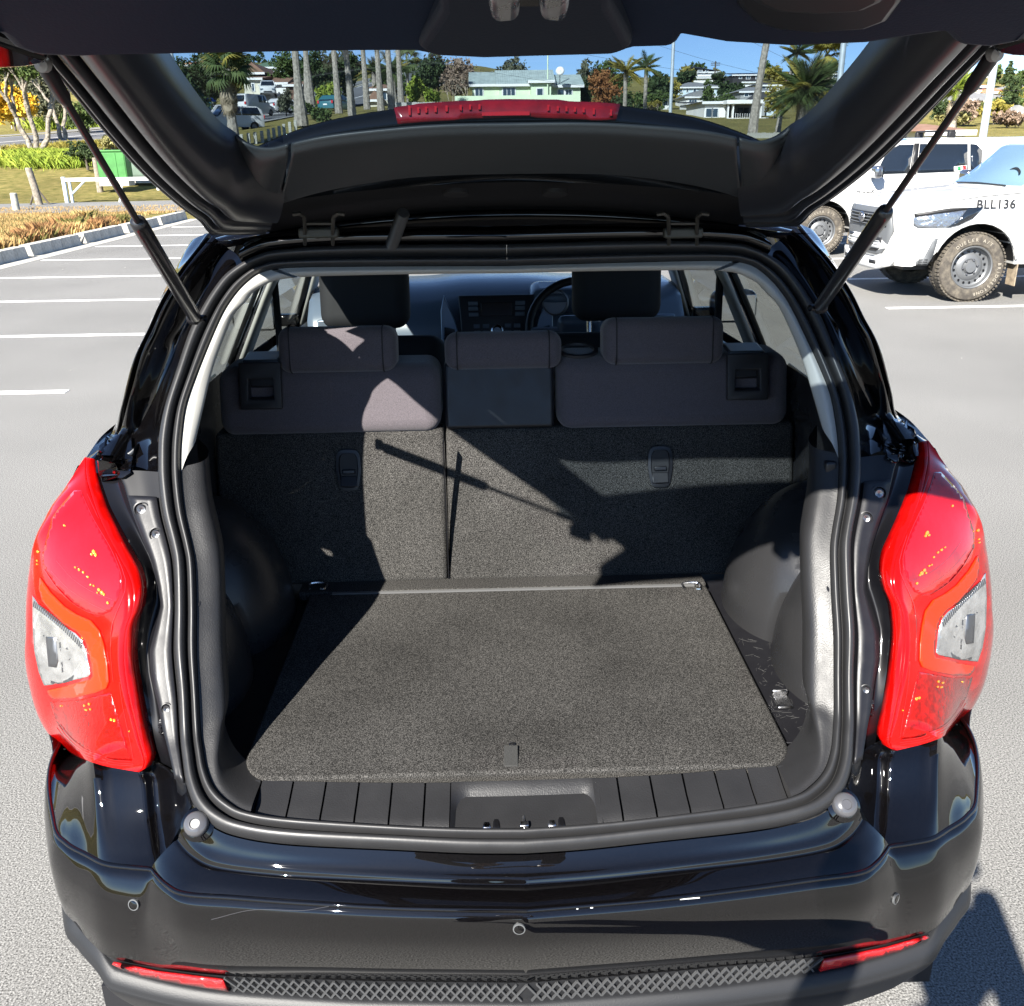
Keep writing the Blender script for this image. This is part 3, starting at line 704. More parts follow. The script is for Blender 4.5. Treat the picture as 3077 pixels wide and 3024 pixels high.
for s,par in ((-1,seatL),(1,seatR)):                     # seat release bezels at the outer top corners
    z0,z1=1.165,1.268; x=s*.575; wd=.098
    mm=MB(); P0=[(x-wd/2,z0),(x+wd/2,z0),(x+wd/2,z1),(x-wd/2,z1)]; P1=[(x-wd/2+.016,z0+.018),(x+wd/2-.016,z0+.018),(x+wd/2-.016,z1-.034),(x-wd/2+.016,z1-.034)]
    vv=[(a,seatY(b)-.026,b) for a,b in P0]+[(a,seatY(b)-.026,b) for a,b in P1]+[(a,seatY(b)+.006,b) for a,b in P1]
    mm.add(vv,[(0,1,5,4),(1,2,6,5),(2,3,7,6),(3,0,4,7),(4,5,9,8),(5,6,10,9),(6,7,11,10),(7,4,8,11),(8,9,10,11)])
    bz=B(mm,'release_bezel',dull,par,solid=.012,soff=-1,bevel=.003,fixn=True)
    B(MB().obox((x,seatY(1.212)-.010,1.222),(.060,.012,.026),Euler((R(-14),0,0))),'release_lever',satin,bz,bevel=.005)
    B(MB().obox((x,seatY(1.262)+.01,1.272),(.085,.07,.01),Euler((R(6),0,0))),'bezel_cap',doorm,bz,bevel=.004)
for px,py,par in ((1048,1408,seatL),(1980,1397,seatR)):   # strap handles in the carpeted backs
    c=solve(px,py,lambda p:p.y-seatY(p.z)); wx,hz=.030,.047; mm=MB()
    P0=[]; P1=[]
    for k in range(20):
        a=2*math.pi*k/20; e=.5
        ux=math.copysign(abs(math.cos(a))**e,math.cos(a)); uz=math.copysign(abs(math.sin(a))**e,math.sin(a))
        tp_=1-.12*(uz<0)
        P0.append((c.x+wx*ux*tp_,c.z+hz*uz)); P1.append((c.x+wx*.78*ux*tp_,c.z+hz*.84*uz))
    r0=[(a,seatY(b)+.001,b) for a,b in P0]; r1_=[(a,seatY(b)-.007,b) for a,b in P0]; r2_=[(a,seatY(b)-.008,b) for a,b in P1]; r3_=[(c.x+(a-c.x)*.9,seatY(b)-.001,c.z+(b-c.z)*.92) for a,b in P1]
    mm.grid([r0,r1_,r2_,r3_],closed=True); bz=B(mm,'handle_bezel',satin,par,smooth=40,fixn=True)
    B(MB().add([(a,seatY(b)-.0015,b) for a,b in P1],[tuple(range(20))]),'handle_well',mat('well_black',(.006,.006,.007),.6),bz,smooth=0)
    B(MB().obox((c.x,seatY(c.z)-.006,c.z-.004),(.030,.008,.010),Euler((R(-14),0,0))),'handle_catch',satin,bz,bevel=.002)
    B(MB().obox((c.x,seatY(c.z-.026)-.005,c.z-.026),(.040,.006,.026),Euler((R(-34),0,0))),'handle_flap',satin,bz,bevel=.002)

for so_ in (seatL,seatR):
    for o in [so_]+list(so_.children_recursive):
        if not o.data.get('_m'): o.data.transform(Matrix.Translation((0,-.070,.021))@Matrix.Diagonal((.97,1,1,1))); o.data['_m']=1
# ---- rear bumper
def Zp(l): return [tuple(atz(*q)) for q in l]
cen=Zp([(1553,2737,.700),(1200,2729,.700),(900,2713,.697),(700,2698,.694),(556,2687,.690),(500,2660,.686),(462,2622,.682),(453,2613,.680)]); cen[0]=(0,)+cen[0][1:]
outb=Zp([(453,2613,.680),(390,2607,.677),(318,2597,.673),(262,2570,.668),(199,2534,.664),(163,2478,.660)])+[(-.885,1.50,.657),(-.905,1.70,.655),(-.908,1.95,.652)]
gt=Zp([(1553,2955,.505),(1200,2950,.505),(1000,2945,.505),(676,2933,.505),(477,2909,.508),(338,2880,.510)])
gt[0]=(0,)+gt[0][1:]
gt2=Zp([(338,2880,.510),(280,2838,.515),(225,2775,.52),(185,2710,.525)])+[(-.86,1.44,.53),(-.905,1.70,.54),(-.908,1.95,.54)]
lip=Zp([(1553,3003,.468),(1200,2998,.468),(1000,2992,.468),(690,2970,.470),(520,2943,.475),(374,2905,.485),(338,2888,.490)]); lip[0]=(0,)+lip[0][1:]
lip2=[tuple(Vector(p)+Vector((.006,.012,-.012))) for p in gt2]
seal_low=[p for p in Al if p[2]<.80]                       # centre -> left corner and up a little
kc=next(i for i in range(NS) if Al[i][0]<-.515)
d_c=Al[:kc+1]
def rows_between(c,d,spec,n=60):
    c=cr(c,n); d=cr(d,n); return [[tuple(Vector(a)*(1-t)+Vector(b)*t+Vector(o)) for a,b in zip(c,d)] for t,o in spec]
ledge=rows_between(cen,d_c,[(1,(0,-.002,-.003)),(.96,(0,-.006,-.012)),(.80,(0,-.002,-.014)),(.66,(0,0,-.014)),(.60,(0,0,-.019)),(.50,(0,0,-.012)),(.22,(0,.001,-.002)),(.06,(0,.001,.001))])
cenr=cr(cen,60)
m=MB().grid(loft(ledge+[cenr],90,50)); m.mirror(); bump=B(m,'rear_bumper',paint,smooth=60,fixn=True)
fullc=cen+outb[1:]; fullg=gt+gt2[1:]
def frow(t,k):
    out=[]
    for a,b in zip(cr(fullc,120),cr(fullg,120)):
        u=min(1,abs(a[0])/.9)**4; out.append(tuple(Vector(a)*(1-t)+Vector(b)*t+Vector((-k*.5*u,-k*(1-.5*u),0))))
    return out
faceL=MB().grid(loft([frow(0,0),frow(.08,.013),frow(.32,.023),frow(.68,.016),frow(1,0)],150,50)); m=MB().add(faceL.v,faceL.f); m.mirror(); B(m,'bumper_face',paint,bump,smooth=60,fixn=True)
m=MB().tube(cr(fullc,160),.0042,8); m.mirror(); B(m,'bumper_crease',paint,bump,smooth=80,fixn=True)
lowedge=[lout3[i] for i in range(len(lout3)-1,10,-1)]+[(-.902,1.62,.775),(-.908,1.95,.79)]
lowedge=[tuple(Vector(p)+Vector((0,.001,-.002))) for p in lowedge]
stepc=Zp([(415,2321,.780),(424,2359,.765),(433,2462,.722),(445,2560,.692),(453,2613,.680)])
le=cr(lowedge,80); oe=cr(outb,80); srows=[]
for f,st_,bl in ((0,stepc[0],0),(.25,stepc[1],.010),(.6,stepc[2],.014),(.88,stepc[3],.008),(1,stepc[4],0)):
    r=[Vector(a)*(1-f)+Vector(b)*f+Vector((-bl*.25,-bl*.7,bl*.8))*max(0,1-i/48.0) for i,(a,b) in enumerate(zip(le,oe))]; d0=Vector(st_)-r[0]
    srows.append([tuple(p+d0*math.exp(-i/12.0)) for i,p in enumerate(r)])
m=MB().grid(xg(srows,40)); BM(m,'bumper_corner',paint,bump,smooth=60,fixn=True)
# step wall between lamp tip and ledge
ke=next(i for i in range(NS) if Al[i][0]<-.50 and Al[i][2]>.80)
d_s=Al[kc:ke+1][::-1]
sw_=[lin3[-3]]+stepc
m=MB().grid(loft(rows_between(sw_,d_s,[(0,(0,0,0)),(.03,(.003,.004,-.001)),(.22,(.0,.024,-.014)),(.6,(0,.020,-.010)),(.9,(0,.006,-.002)),(1,(0,-.002,-.002))],40),40,40)); BM(m,'bumper_step',paint,bump,smooth=60,fixn=True)
# tapered corner wedge between mounting panel and step
for s in (-1,1):                                          # rubber bump stops
    c=Vector(aty(595,2478,1.185)); c.x=s*abs(c.x); n=Vector((0,-.72,.70))
    B(MB().lathe([(.026,-.008),(.026,.002),(.020,.006)],c,n,24),'stop_seat',paint)
    B(MB().lathe([(.019,-.004),(.019,.012),(.016,.017),(.008,.0185),(.007,.016),(.0001,.016)],c,n,28),'bump_stop',white_plug,smooth=60)
# strip with lattice and reflectors, then the lower lip
stripr=loft([gt+gt2[1:],lip+lip2[1:]],160,4)
stripm=MB().grid(stripr); q=MB(); q.add(stripm.v,stripm.f); q.mirror(); B(q,'lower_strip',cladd,bump,fixn=True)
strip_bvh=bvh_of([stripm])
refl_px=[(345,2884),(477,2912),(600,2927),(674,2936),(690,2966),(556,2945),(437,2921),(376,2902)]
for mi in (False,True): B(drape(strip_bvh,refl_px,.003,12,mirror=mi),'reflector',redrefl,bump,smooth=60,solid=.005)
m=MB()
top=cr([p for p in gt if abs(p[0])<.53],61); bot=cr([p for p in lip if abs(p[0])<.53],61)
for k in range(0,61,2):
    for a,b in ((k,k+3),(k,k-3)):
        if 0<=b<=60:
            p0=Vector(top[a])+Vector((0,-.004,0)); p1=Vector(bot[b])+Vector((0,-.004,0))
            m.tube([p0,p1],.0022,4)
m.mirror(); B(m,'lattice_bars',mat('lattice_plastic',(.055,.056,.058),.4),bump,smooth=0)['kind']='stuff'
lipc=lip+lip2[1:]
lo1=shift(lipc,(0,-.012,-.004)); lo2=shift(lipc,(-.004,-.022,-.022)); lo3=shift(lipc,(-.004,-.016,-.05)); lo4=shift(lipc,(.01,.05,-.17))
m=MB().grid(loft([lipc,lo1,lo2,lo3,lo4],120,24)); m.mirror(); B(m,'bumper_lip',cladd,bump,smooth=60,fixn=True)
for px,py in ((403,2718),(1560,2790),(2690,2700)):         # parking sensors
    fb=bvh_of([MB().add(faceL.v,faceL.f).mirror()])
    h=fb.ray_cast(CAM,ray(px,py).normalized())
    if h[0] is None: continue
    n=h[1] if h[1].y<0 else -h[1]; c=h[0]-n*.002
    sn=B(MB().lathe([(.0092,.0012),(.0092,.0046),(.0074,.0049)],c,n,24),'sensor_ring',mat('sensor_ring_mat',(.085,.088,.09),.4),bump,smooth=50)
    B(MB().lathe([(.0078,.0040),(.005,.0050),(.0001,.0052)],c,n,20),'sensor_face',paint,bump,smooth=60)
m=MB()                                                      # paint chips along the crease
for t,l in ((.405,.030),(.16,.004),(.12,.003)):
    c=Vector(cenr[int(t*59)]); m.obox((-c.x,c.y-.0035,c.z-.001),(l,.004,.0016),Euler((R(-35),0,R(4))))
B(m,'paint_chips',mat('chip',(.6,.6,.58),.8,var=(300,.4)),bump,smooth=0,bevel=.0006)
m=MB().tube(cr([(-.46,1.064,.6945),(-.40,1.072,.7025),(-.33,1.066,.704),(-.29,1.072,.7045)],20),.0004,4); B(m,'scratch',mat('scratch_mat',(.05,.05,.055),.5),bump)
B(MB().tube([(-.46,1.20,.33),(-.46,1.7,.33)],[.035,.03],14),'exhaust',steel,bump)
# ---- tailgate
TH=R(16.0); TT=math.tan(TH)
def gcrown(x): return .045*max(-.4,1-(x/.5)**2)
def GP(px,py,n=0.0): return tuple(solve(px,py,lambda p:p.z-(1.60+(1.72-p.y)*TT+gcrown(p.x)-n/math.cos(TH)),.25,3.0))
def G(x,t,n=0.0): return (x,1.72-t*math.cos(TH)-n*math.sin(TH),1.60+t*math.sin(TH)-n*math.cos(TH)+gcrown(x))
go_px=[(790,700),(655,703),(625,694),(596,659),(534,613),(432,523),(318,398),(187,239),(110,150),(45,70),(-10,0)]
gi_px=[(860,525),(760,505),(705,468),(682,455),(659,437),(613,386),(540,290),(466,179),(420,110),(380,50),(330,-20)]
go=cr([GP(*p,-.012) for p in go_px],50); gi=cr([GP(*p,.022) for p in gi_px],50)
nr=Vector((0,-math.sin(TH),-math.cos(TH)))
def grow(t,n): return [tuple(Vector(a)*(1-t)+Vector(b)*t+nr*n) for a,b in zip(go,gi)]
prof=[(0,-.03),(0,0),(.04,.004),(.07,-.004),(.11,.010),(.16,.012),(.20,.0),(.235,-.002),(.27,.014),(.35,.022),(.42,.020),(.46,.006),(.50,.004),(.56,.026),(.66,.036),(.80,.034),(.93,.020),(1,.0),(1,-.03)]
m=MB().grid([[G(x,t,-.045-.05*math.sin(max(0,t-.5)*2.2)) for x in np.linspace(-.46-.06*sm(.92,1.0,t),.46+.06*sm(.92,1.0,t),30)] for t in np.linspace(.90,1.12,14)]); gate=B(m,'tailgate',paint,smooth=60,solid=.01)
m=MB().grid(loft([grow(*q) for q in prof],70,100))
BM(m,'gate_frame',mat('tailgate_inner',(.011,.0125,.017),.36,coat=.25,croug=.2),gate,smooth=60,fixn=True)
# upper trim band (three panels) and the dark underside up to the hinges
arc_t=[GP(*p,.022) for p in ((1530,372),(1360,375),(1190,386),(966,412),(795,453),(735,471),(712,470))]; arc_t[0]=(0,)+arc_t[0][1:]
arc_b=[GP(*p,.02) for p in ((1530,514),(1360,518),(1190,530),(1000,562),(860,602),(740,650),(690,672))]; arc_b[0]=(0,)+arc_b[0][1:]
trimg=mat('gate_trim',(.020,.024,.027),.46,bump=(400,.2,.0008),rvar=(3,.42,.55))
ra=loft([arc_t,[tuple(Vector(a)*.88+Vector(b)*.12+nr*.012) for a,b in zip(cr(arc_t,40),cr(arc_b,40))],[tuple(Vector(a)*.3+Vector(b)*.7+nr*.016) for a,b in zip(cr(arc_t,40),cr(arc_b,40))],arc_b],80,20)
for j_ in range(len(ra)):
    for i_ in range(66,80):
        ra[j_][i_]=tuple(Vector(ra[j_][i_])-nr*.026*((i_-65)/14.0)**2)
midL=[[p for p in r] for r in ra]
nsp=62
cmid=[r[:nsp] for r in ra]; cside=[r[nsp:] for r in ra]
m=MB().grid(cmid); m.mirror(); B(m,'trim_panel',trimg,gate,smooth=60,fixn=True,solid=.004,soff=0)
for s in (-1,1):
    m=MB().grid(cside)
    if s>0: m.v=[(-x,y,z) for x,y,z in m.v]
    B(m,'trim_panel',trimg,gate,smooth=60,fixn=True,solid=.004,soff=0)
hb=[GP(*p,-.03) for p in ((1530,690),(1360,690),(1190,692),(1000,694),(860,696),(690,702))]; hb[0]=(0,)+hb[0][1:]
ab2=cr(arc_b,40); hb2=cr(hb,40)
m=MB().grid(loft([arc_b,[tuple(Vector(a)-nr*.045) for a in ab2],[tuple(Vector(a)*.5+Vector(b)*.5-nr*.03) for a,b in zip(ab2,hb2)],hb],60,20)); m.mirror()
B(m,'hinge_panel',dull,gate,smooth=60,fixn=True)
for px in (1370,1668):
    c=Vector(GP(px,582,-.012)); B(MB().lathe([(.022,-.004),(.022,.002),(.014,.004),(.0001,.004)],c,nr,20),'trim_cap',dull,gate)
# pane
m=MB().grid([[G(x,t,-.014) for x in np.linspace(-.47,.47,25)] for t in np.linspace(.10,.93,16)]); B(m,'window_pane',gate_glass,gate,smooth=80)
# spoiler with the high brake lamp
sp_t=[tuple(aty(*p)) for p in ((1525,314,1.50),(1360,318,1.50),(1190,332,1.50),(966,372,1.50),(800,432,1.50),(745,465,1.50),(680,530,1.50))]
sp_b=[tuple(aty(*p)) for p in ((1525,392,1.49),(1360,396,1.49),(1190,405,1.49),(966,432,1.49),(800,478,1.49),(745,500,1.49),(680,560,1.49))]
def z0(l): return [(0,)+tuple(l[0][1:])]+list(l[1:])
sp_t,sp_b=z0(sp_t),z0(sp_b)
sp_f=[(x,y+.26,z-.055) for x,y,z in sp_t]
spm=MB().grid(loft([sp_b,[tuple(Vector(a)*.5+Vector(b)*.5+Vector((0,-.008,0))) for a,b in zip(sp_t,sp_b)],sp_t,shift(sp_t,(0,.03,-.0035)),sp_f],60,24)); spm2=MB(); spm2.add(spm.v,spm.f); spm2.mirror(); spo=B(spm2,'spoiler',paint,gate,smooth=60,fixn=True)
sb=bvh_of([spm2])
Zl=lambda l:[(1000+x*.4646,140+y*.4646) for x,y in l]
lens=Zl([(405,432),(560,410),(800,392),(1130,384),(1450,386),(1700,396),(1850,408),(1828,482),(1600,478),(1250,466),(900,474),(600,492),(425,508)])
bl=B(drape(sb,lens,.004,16),'brake_light',mat('brake_red',(.17,.004,.008),.22,coat=1,var=(30,.3)),gate,smooth=60,solid=.008)
bright=mat('brake_red_facet',(.34,.006,.008),.2,coat=1)
for k,x in enumerate([505,560,610,670,740,830,890,950,1390,1450,1505,1560,1615,1680,1790]):
    y=450-.00011*(1130-x)**2*-.6; y=425+(abs(x-1130)/720)**2*34; h=13 if k else 22
    B(drape(sb,Zl([(x-7,y-h),(x+7,y-h),(x+7,y+h),(x-7,y+h)]),.0135,20),'lens_facet',bright,bl,smooth=0,solid=.002)
B(drape(sb,Zl([(965,452),(1120,446),(1270,446),(1270,462),(1120,464),(965,466)]),.0135,20),'lens_bar',bright,bl,smooth=0,solid=.002)
# lower inner trim panel above the camera
tp_px=[(-45,100),(-20,108),(0,119),(34,153),(97,176),(227,181),(454,174),(1079,166),(1244,164),(1295,172),(1454,174),(1846,168),(1909,153),(2034,149),(2056,116),(2176,136),(2375,148),(2602,139),(2772,116),(2829,108),(2869,145),(2971,153),(3077,136),(3100,118),(3118,100)]
tpp=[GP(*p,.07) for p in tp_px]
topt=[G(x,1.10,.05) for x in np.linspace(.52,-.52,12)]
m=MB().prism(tpp+topt,tuple(-nr*.075)); B(m,'lower_trim',mat('gate_lower_trim',(.007,.0125,.026),.6,spec=.15,bump=(420,.3,.0008)),gate,bevel=.012,seg=4,smooth=50,fixn=True)  # navy tint stands in for sky reflection, put into the base colour
hump=[GP(*p,.085) for p in ((1250,150),(1300,176),(1454,180),(1846,172),(1905,150),(1880,100),(1840,30),(1840,-60),(1310,-60),(1320,40),(1290,90))]
m=MB().prism(hump,tuple(-nr*.03)); B(m,'latch_cover',mat('gate_hump',(.012,.016,.025),.6,spec=.2,bump=(420,.3,.0008)),gate,bevel=.008,seg=3,smooth=50,fixn=True)  # latch cover base colour shares the painted sky blue
la=B(MB().prism([GP(*p,.11) for p in ((1462,-60),(1568,-60),(1560,70),(1480,76),(1470,40))],tuple(-nr*.05)),'gate_latch',chrome,gate,bevel=.006,seg=3,smooth=50,fixn=True)
B(MB().prism([GP(*p,.11) for p in ((1612,-60),(1718,-60),(1710,40),(1700,76),(1625,70))],tuple(-nr*.05)),'latch_jaw',chrome,la,bevel=.006,seg=3,smooth=50,fixn=True)
B(MB().prism([GP(*p,.10) for p in ((1566,-60),(1614,-60),(1620,20),(1560,20))],tuple(-nr*.04)),'latch_body',glossb,la,fixn=True)
gr=[GP(*p,.078) for p in ((2195,-30),(2215,30),(2260,72),(2330,96),(2450,106),(2600,96),(2670,70),(2715,10),(2725,-30))]
hr_=B(MB().prism(gr,tuple(-nr*.02)),'pull_handle',mat('pull_handle_mat',(.010,.011,.014),.3),gate,bevel=.006,seg=3,smooth=60,fixn=True)
gr=[GP(*p,.098) for p in ((2230,-40),(2260,20),(2330,48),(2450,54),(2590,48),(2660,15),(2690,-40))]
B(MB().prism(gr,tuple(-nr*.03)),'handle_grip',mat('pull_handle_grip',(.012,.012,.014),.45),hr_,bevel=.008,seg=3,smooth=60,fixn=True)
for s in (-1,1):
    q=[GP(*p,.03) for p in ((-50,110),(-50,212),(0,211),(30,210),(85,206),(140,196),(150,178),(60,150))]
    if s>0: q=mir(q)[::-1]
    B(MB().prism(q,tuple(-nr*.03)),'gate_flange',paint,gate,bevel=.006,seg=3,smooth=50,fixn=True)
# hinges, wiring bellows
for px in (958,2052):
    m=MB()
    for dx in (-52,52):
        sg=-1 if dx<0 else 1
        pts=[aty(px+dx+sg*26,645,1.66),aty(px+dx+sg*6,642,1.66),aty(px+dx-sg*8,652,1.67),aty(px+dx-sg*10,690,1.70),aty(px+dx-sg*10,735,1.74)]
        m.tube([tuple(p) for p in pts],.0036,6)
    a=aty(px-40,672,1.69); b=aty(px+40,672,1.69); m.tube([a,b],.003,6)
    B(m,'gate_hinge',mat('hinge_steel',(.05,.048,.043),.5,metal=.5),bevel=0)
    c=aty(px,700,1.72); B(MB().obox(c,(.07,.02,.018)),'hinge_plate',mat('hinge_plate_mat',(.035,.036,.03),.5),bevel=.004)
m=MB(); a=aty(1212,640,1.66); b=aty(1178,735,1.74)
pts=[]; rad=[]
for k in range(40):
    t=k/39; pts.append(a.lerp(b,t)); rad.append(.0095+.0025*(k%2))
m.tube(pts,rad,12); B(m,'wiring_bellows',rubber,smooth=30)
# gas struts
for s in (-1,1):
    u=Vector(GP(142,212,.015)); d=aty(588,958,1.625); j=u.lerp(d,.46)
    if s>0:
        u,d,j=[Vector((-p.x,p.y,p.z)) for p in (u,d,j)]
    stt=B(MB().tube([u.lerp(d,.03),j],.0043,12),'gas_strut',mat('strut_rod',(.03,.028,.03),.3,metal=.4),smooth=60)
    B(MB().tube([j.lerp(d,-.012),j,j.lerp(d,.02),d.lerp(j,.04),d],[.0075,.0105,.0112,.0112,.007],14),'strut_cylinder',mat('strut_black',(.012,.012,.014),.34,coat=.4),stt,smooth=60)
    B(MB().tube([u.lerp(d,-.015),u,u.lerp(d,.06),u.lerp(d,.075)],[.005,.0075,.0072,.0046],12),'strut_socket',satin,stt,smooth=60)
    B(MB().lathe([(.0001,-.010),(.006,-.008),(.0072,0),(.005,.007),(.0001,.009)],u+Vector((-s*.004,-.014,.004)),(0,1,.2),12),'strut_ball',mat('ball_cap',(.35,.34,.33),.35),stt,smooth=60)
    B(MB().lathe([(.012,0),(.012,.012),(.006,.018),(.006,.03)],d+Vector((s*.012,.012,0)),(-s,-.4,0),12),'strut_mount',satin,stt)
# ---- front of the cabin
for x,h in ((-.415,0),(.365,.012)):
    fs=B(MB().obox((x,2.86,.90),(.50,.14,.60),Euler((R(-12),0,0))),'front_seat',mat('seat_back',(.018,.018,.021),.8,bump=(700,.3,.001)),bevel=.055,seg=5,smooth=80)
    hr=B(MB().obox((x-.0,2.94,1.315+h),(.275,.11,.20),Euler((R(-8),0,0))),'headrest',mat('seat_back',(.018,.018,.021),.8),fs,bevel=.045,seg=6,smooth=80)
    for dx in (-.085,.085): B(MB().tube([(x+dx,2.93,1.25),(x+dx,2.90,1.15)],.007,8),'headrest_post',chrome,hr)
da=MB(); dr=[]
for y,z in ((3.72,.72),(3.70,1.02),(3.72,1.12),(3.80,1.185),(3.95,1.215),(4.25,1.21),(4.60,1.14)):
    dr.append([(x,y+.05*(x/.7)**2-.02*math.exp(-((x)/.2)**2),z+.018*math.exp(-(x/.23)**4)-.02*(x/.75)**4) for x in np.linspace(-.76,.76,61)])
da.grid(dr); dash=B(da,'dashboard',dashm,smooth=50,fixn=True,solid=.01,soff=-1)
cs=B(MB().add([(-.13,3.635,.885),(.13,3.635,.885),(.15,3.70,1.20),(-.15,3.70,1.20)],[(0,1,2,3)]),'centre_stack',mat('stack_black',(.018,.020,.024),.35),dash,solid=.03,soff=0,bevel=.006)
def onst(u,v,o=0): return (u*(.13+.02*v),3.635+.065*v-.016-o,.885+.315*v)
btn=mat('button_grey',(.12,.135,.16),.4)
def stbox(u0,u1,v0,v1,th,name,mt,par=cs):
    q=[onst(u0,v0),onst(u1,v0),onst(u1,v1),onst(u0,v1)]; return B(MB().prism(q,(0,-th,0)),name,mt,par,bevel=.002,fixn=True)
stbox(-.42,.42,.76,.92,.006,'radio_screen',mat('screen_black',(.03,.02,.018),.12)); 
for u in (-.62,.62):
    for v in (.78,.85,.91): stbox(u-.13,u+.13,v-.025,v+.025,.004,'radio_button',btn)
for v in (.40,.48,.56,.64):
    for u in (-.55,-.3,.3,.55): stbox(u-.09,u+.09,v-.025,v+.025,.003,'stack_button',btn)
for v,r_ in ((.58,.024),(.37,.017)):
    c=Vector(onst(0,v,.004)); B(MB().lathe([(r_,0),(r_,.014),(r_*.78,.018)],c,(0,-1,.2),24),'knob_ring',chrome,cs); B(MB().lathe([(r_*.78,.016),(r_*.6,.020),(.0001,.020)],c,(0,-1,.2),24),'knob',glossb,cs)
silver=mat('vent_silver',(.22,.26,.32),.35,metal=.6)
for s in (-1,1):
    P=[(s*.245,1.205),(s*.262,1.145),(s*.262,1.005),(s*.235,.885),(s*.150,.885),(s*.165,1.005),(s*.195,1.105)]
    P=[(x*.84,z) for x,z in P]
    vt=B(MB().prism([(x-.0,3.635+.16*(z-.885),z) for x,z in P],(0,.02,0)),'vent_surround',silver,dash,bevel=.004,fixn=True)
    P=[(s*.245,1.085),(s*.248,1.005),(s*.228,.895),(s*.165,.895),(s*.178,1.005),(s*.198,1.075)]
    P=[(x*.84,z) for x,z in P]
    vw=B(MB().prism([(x,3.622+.16*(z-.885),z) for x,z in P],(0,.012,0)),'vent_well',glossb,vt,fixn=True)
    for k in range(5):
        z=.915+.034*k; B(MB().obox((s*.175,3.612+.16*(z-.885),z),(.062,.014,.006),Euler((R(20),0,0))),'vent_slat',dull,vw)
    B(MB().prism([(s*.62,3.66,1.12),(s*.70,3.66,1.12),(s*.70,3.66,.92),(s*.62,3.66,.92)],(0,.02,0)),'side_vent',silver,dash,bevel=.005,fixn=True)
    for k in range(4): B(MB().box(s*.66-.03,s*.66+.03,3.645,3.66,.95+.04*k,.96+.04*k),'side_vent_slat',glossb,dash)
sw=thing('x',None,None); bpy.data.objects.remove(sw)
c=Vector((.30,3.44,1.105)); ax=Vector((0,-.92,.40)).normalized(); u=Vector((1,0,0)); v=ax.cross(u)
sw=B(MB().tube([c+(u*math.cos(a)+v*math.sin(a))*.185 for a in np.linspace(0,2*math.pi,41)],.015,10),'steering_wheel',mat('wheel_leather',(.014,.014,.016),.42),smooth=80)
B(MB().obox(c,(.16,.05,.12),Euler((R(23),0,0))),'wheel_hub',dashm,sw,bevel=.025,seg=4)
for a in (0,math.pi,-math.pi/2):
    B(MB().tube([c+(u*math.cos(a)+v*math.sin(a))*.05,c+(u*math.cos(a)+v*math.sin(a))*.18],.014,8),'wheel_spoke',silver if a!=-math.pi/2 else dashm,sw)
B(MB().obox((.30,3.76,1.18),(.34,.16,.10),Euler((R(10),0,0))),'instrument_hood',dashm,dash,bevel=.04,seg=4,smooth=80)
for dx in (-.07,.07): B(MB().lathe([(.052,0),(.052,.02),(.046,.022),(.045,.005),(.0001,.004)],(.30+dx,3.685,1.17),(0,-1,.15),24),'gauge',steel,dash)
# ---- cabin sides: door linings, pillars, glass, then the outer shell
def XS(y,z):                                              # half width of the body shell
    t=itp(y,[(1.4,.0),(2.2,.012),(3.2,.016),(4.4,.0),(5.0,-.07),(5.35,-.17),(5.5,-.3)])
    return itp(z,[(.15,.84),(.35,.885),(.55,.905),(.95,.90),(1.05,.872),(1.10,.852),(1.40,.70),(1.56,.615),(1.62,.55)])+t
zt=lambda y: itp(y,[(1.75,1.55),(2.6,1.60),(3.4,1.59),(3.9,1.50),(4.5,1.10)])
def side_poly(poly,name,mt,inset=0,step=.12,solid=0,par=None):
    obs=[]
    for s in (-1,1):
        vo,fo=cdt(poly,step); m=MB().add([(s*(XS(y,z)-inset),y,z) for y,z in vo],fo)
        obs.append(B(m,name,mt,par,smooth=50,fixn=True,solid=solid,soff=0))
    return obs
belt=lambda y: itp(y,[(1.55,1.20),(2.0,1.155),(2.6,1.10),(3.5,1.065),(4.5,1.03)])
def archp(yc,r,z0=.26,n=10):
    return [(yc+r*math.cos(math.pi-math.pi*k/n),.345+r*math.sin(math.pi-math.pi*k/n)) for k in range(n+1)]
low=[(1.70,.54)]+[q for q in archp(1.98,.375) if q[1]>.30 and q[0]>1.62][2:]+[(2.36,.27),(4.20,.25)]+archp(4.57,.375)+[(5.05,.28),(5.40,.32),(5.44,.60),(5.36,.78),(5.0,.92),(4.5,1.03),(3.5,1.065),(2.6,1.10),(2.0,1.155),(1.66,1.19),(1.60,1.12),(1.585,.95),(1.62,.80),(1.70,.66)]
low=[(1.74,.52),(1.80,.62),(1.92,.69),(2.10,.725),(2.28,.69),(2.42,.58),(2.48,.42),(2.49,.27),(4.19,.25),(4.20,.42),(4.28,.60),(4.42,.70),(4.57,.725),(4.72,.70),(4.86,.60),(4.95,.42),(4.96,.28),(5.40,.32),(5.44,.60),(5.36,.78),(5.0,.92),(4.5,1.03),(3.5,1.065),(2.6,1.10),(2.0,1.155),(1.67,1.195),(1.62,1.10),(1.60,.95),(1.60,.80),(1.62,.62)]
side_poly(low,'body_side',paint,0,.10)
def wp(y0,y1,y0t,y1t):
    return [(y0,belt(y0)),(y1,belt(y1)),(y1t,zt(y1t)-.06),(y0t,zt(y0t)-.06)]
panes=[(2.30,2.93,2.32,2.90),(3.10,4.15,3.06,3.75)]
for w_ in panes:
    for o in side_poly(wp(*w_),'side_window',side_glass,.012,.3): pass
ls_a=lout3[1:14]; ls_b=[(-XS(1.78,p[2])-.0,1.78,p[2]+.01*i) for i,p in enumerate(ls_a)]
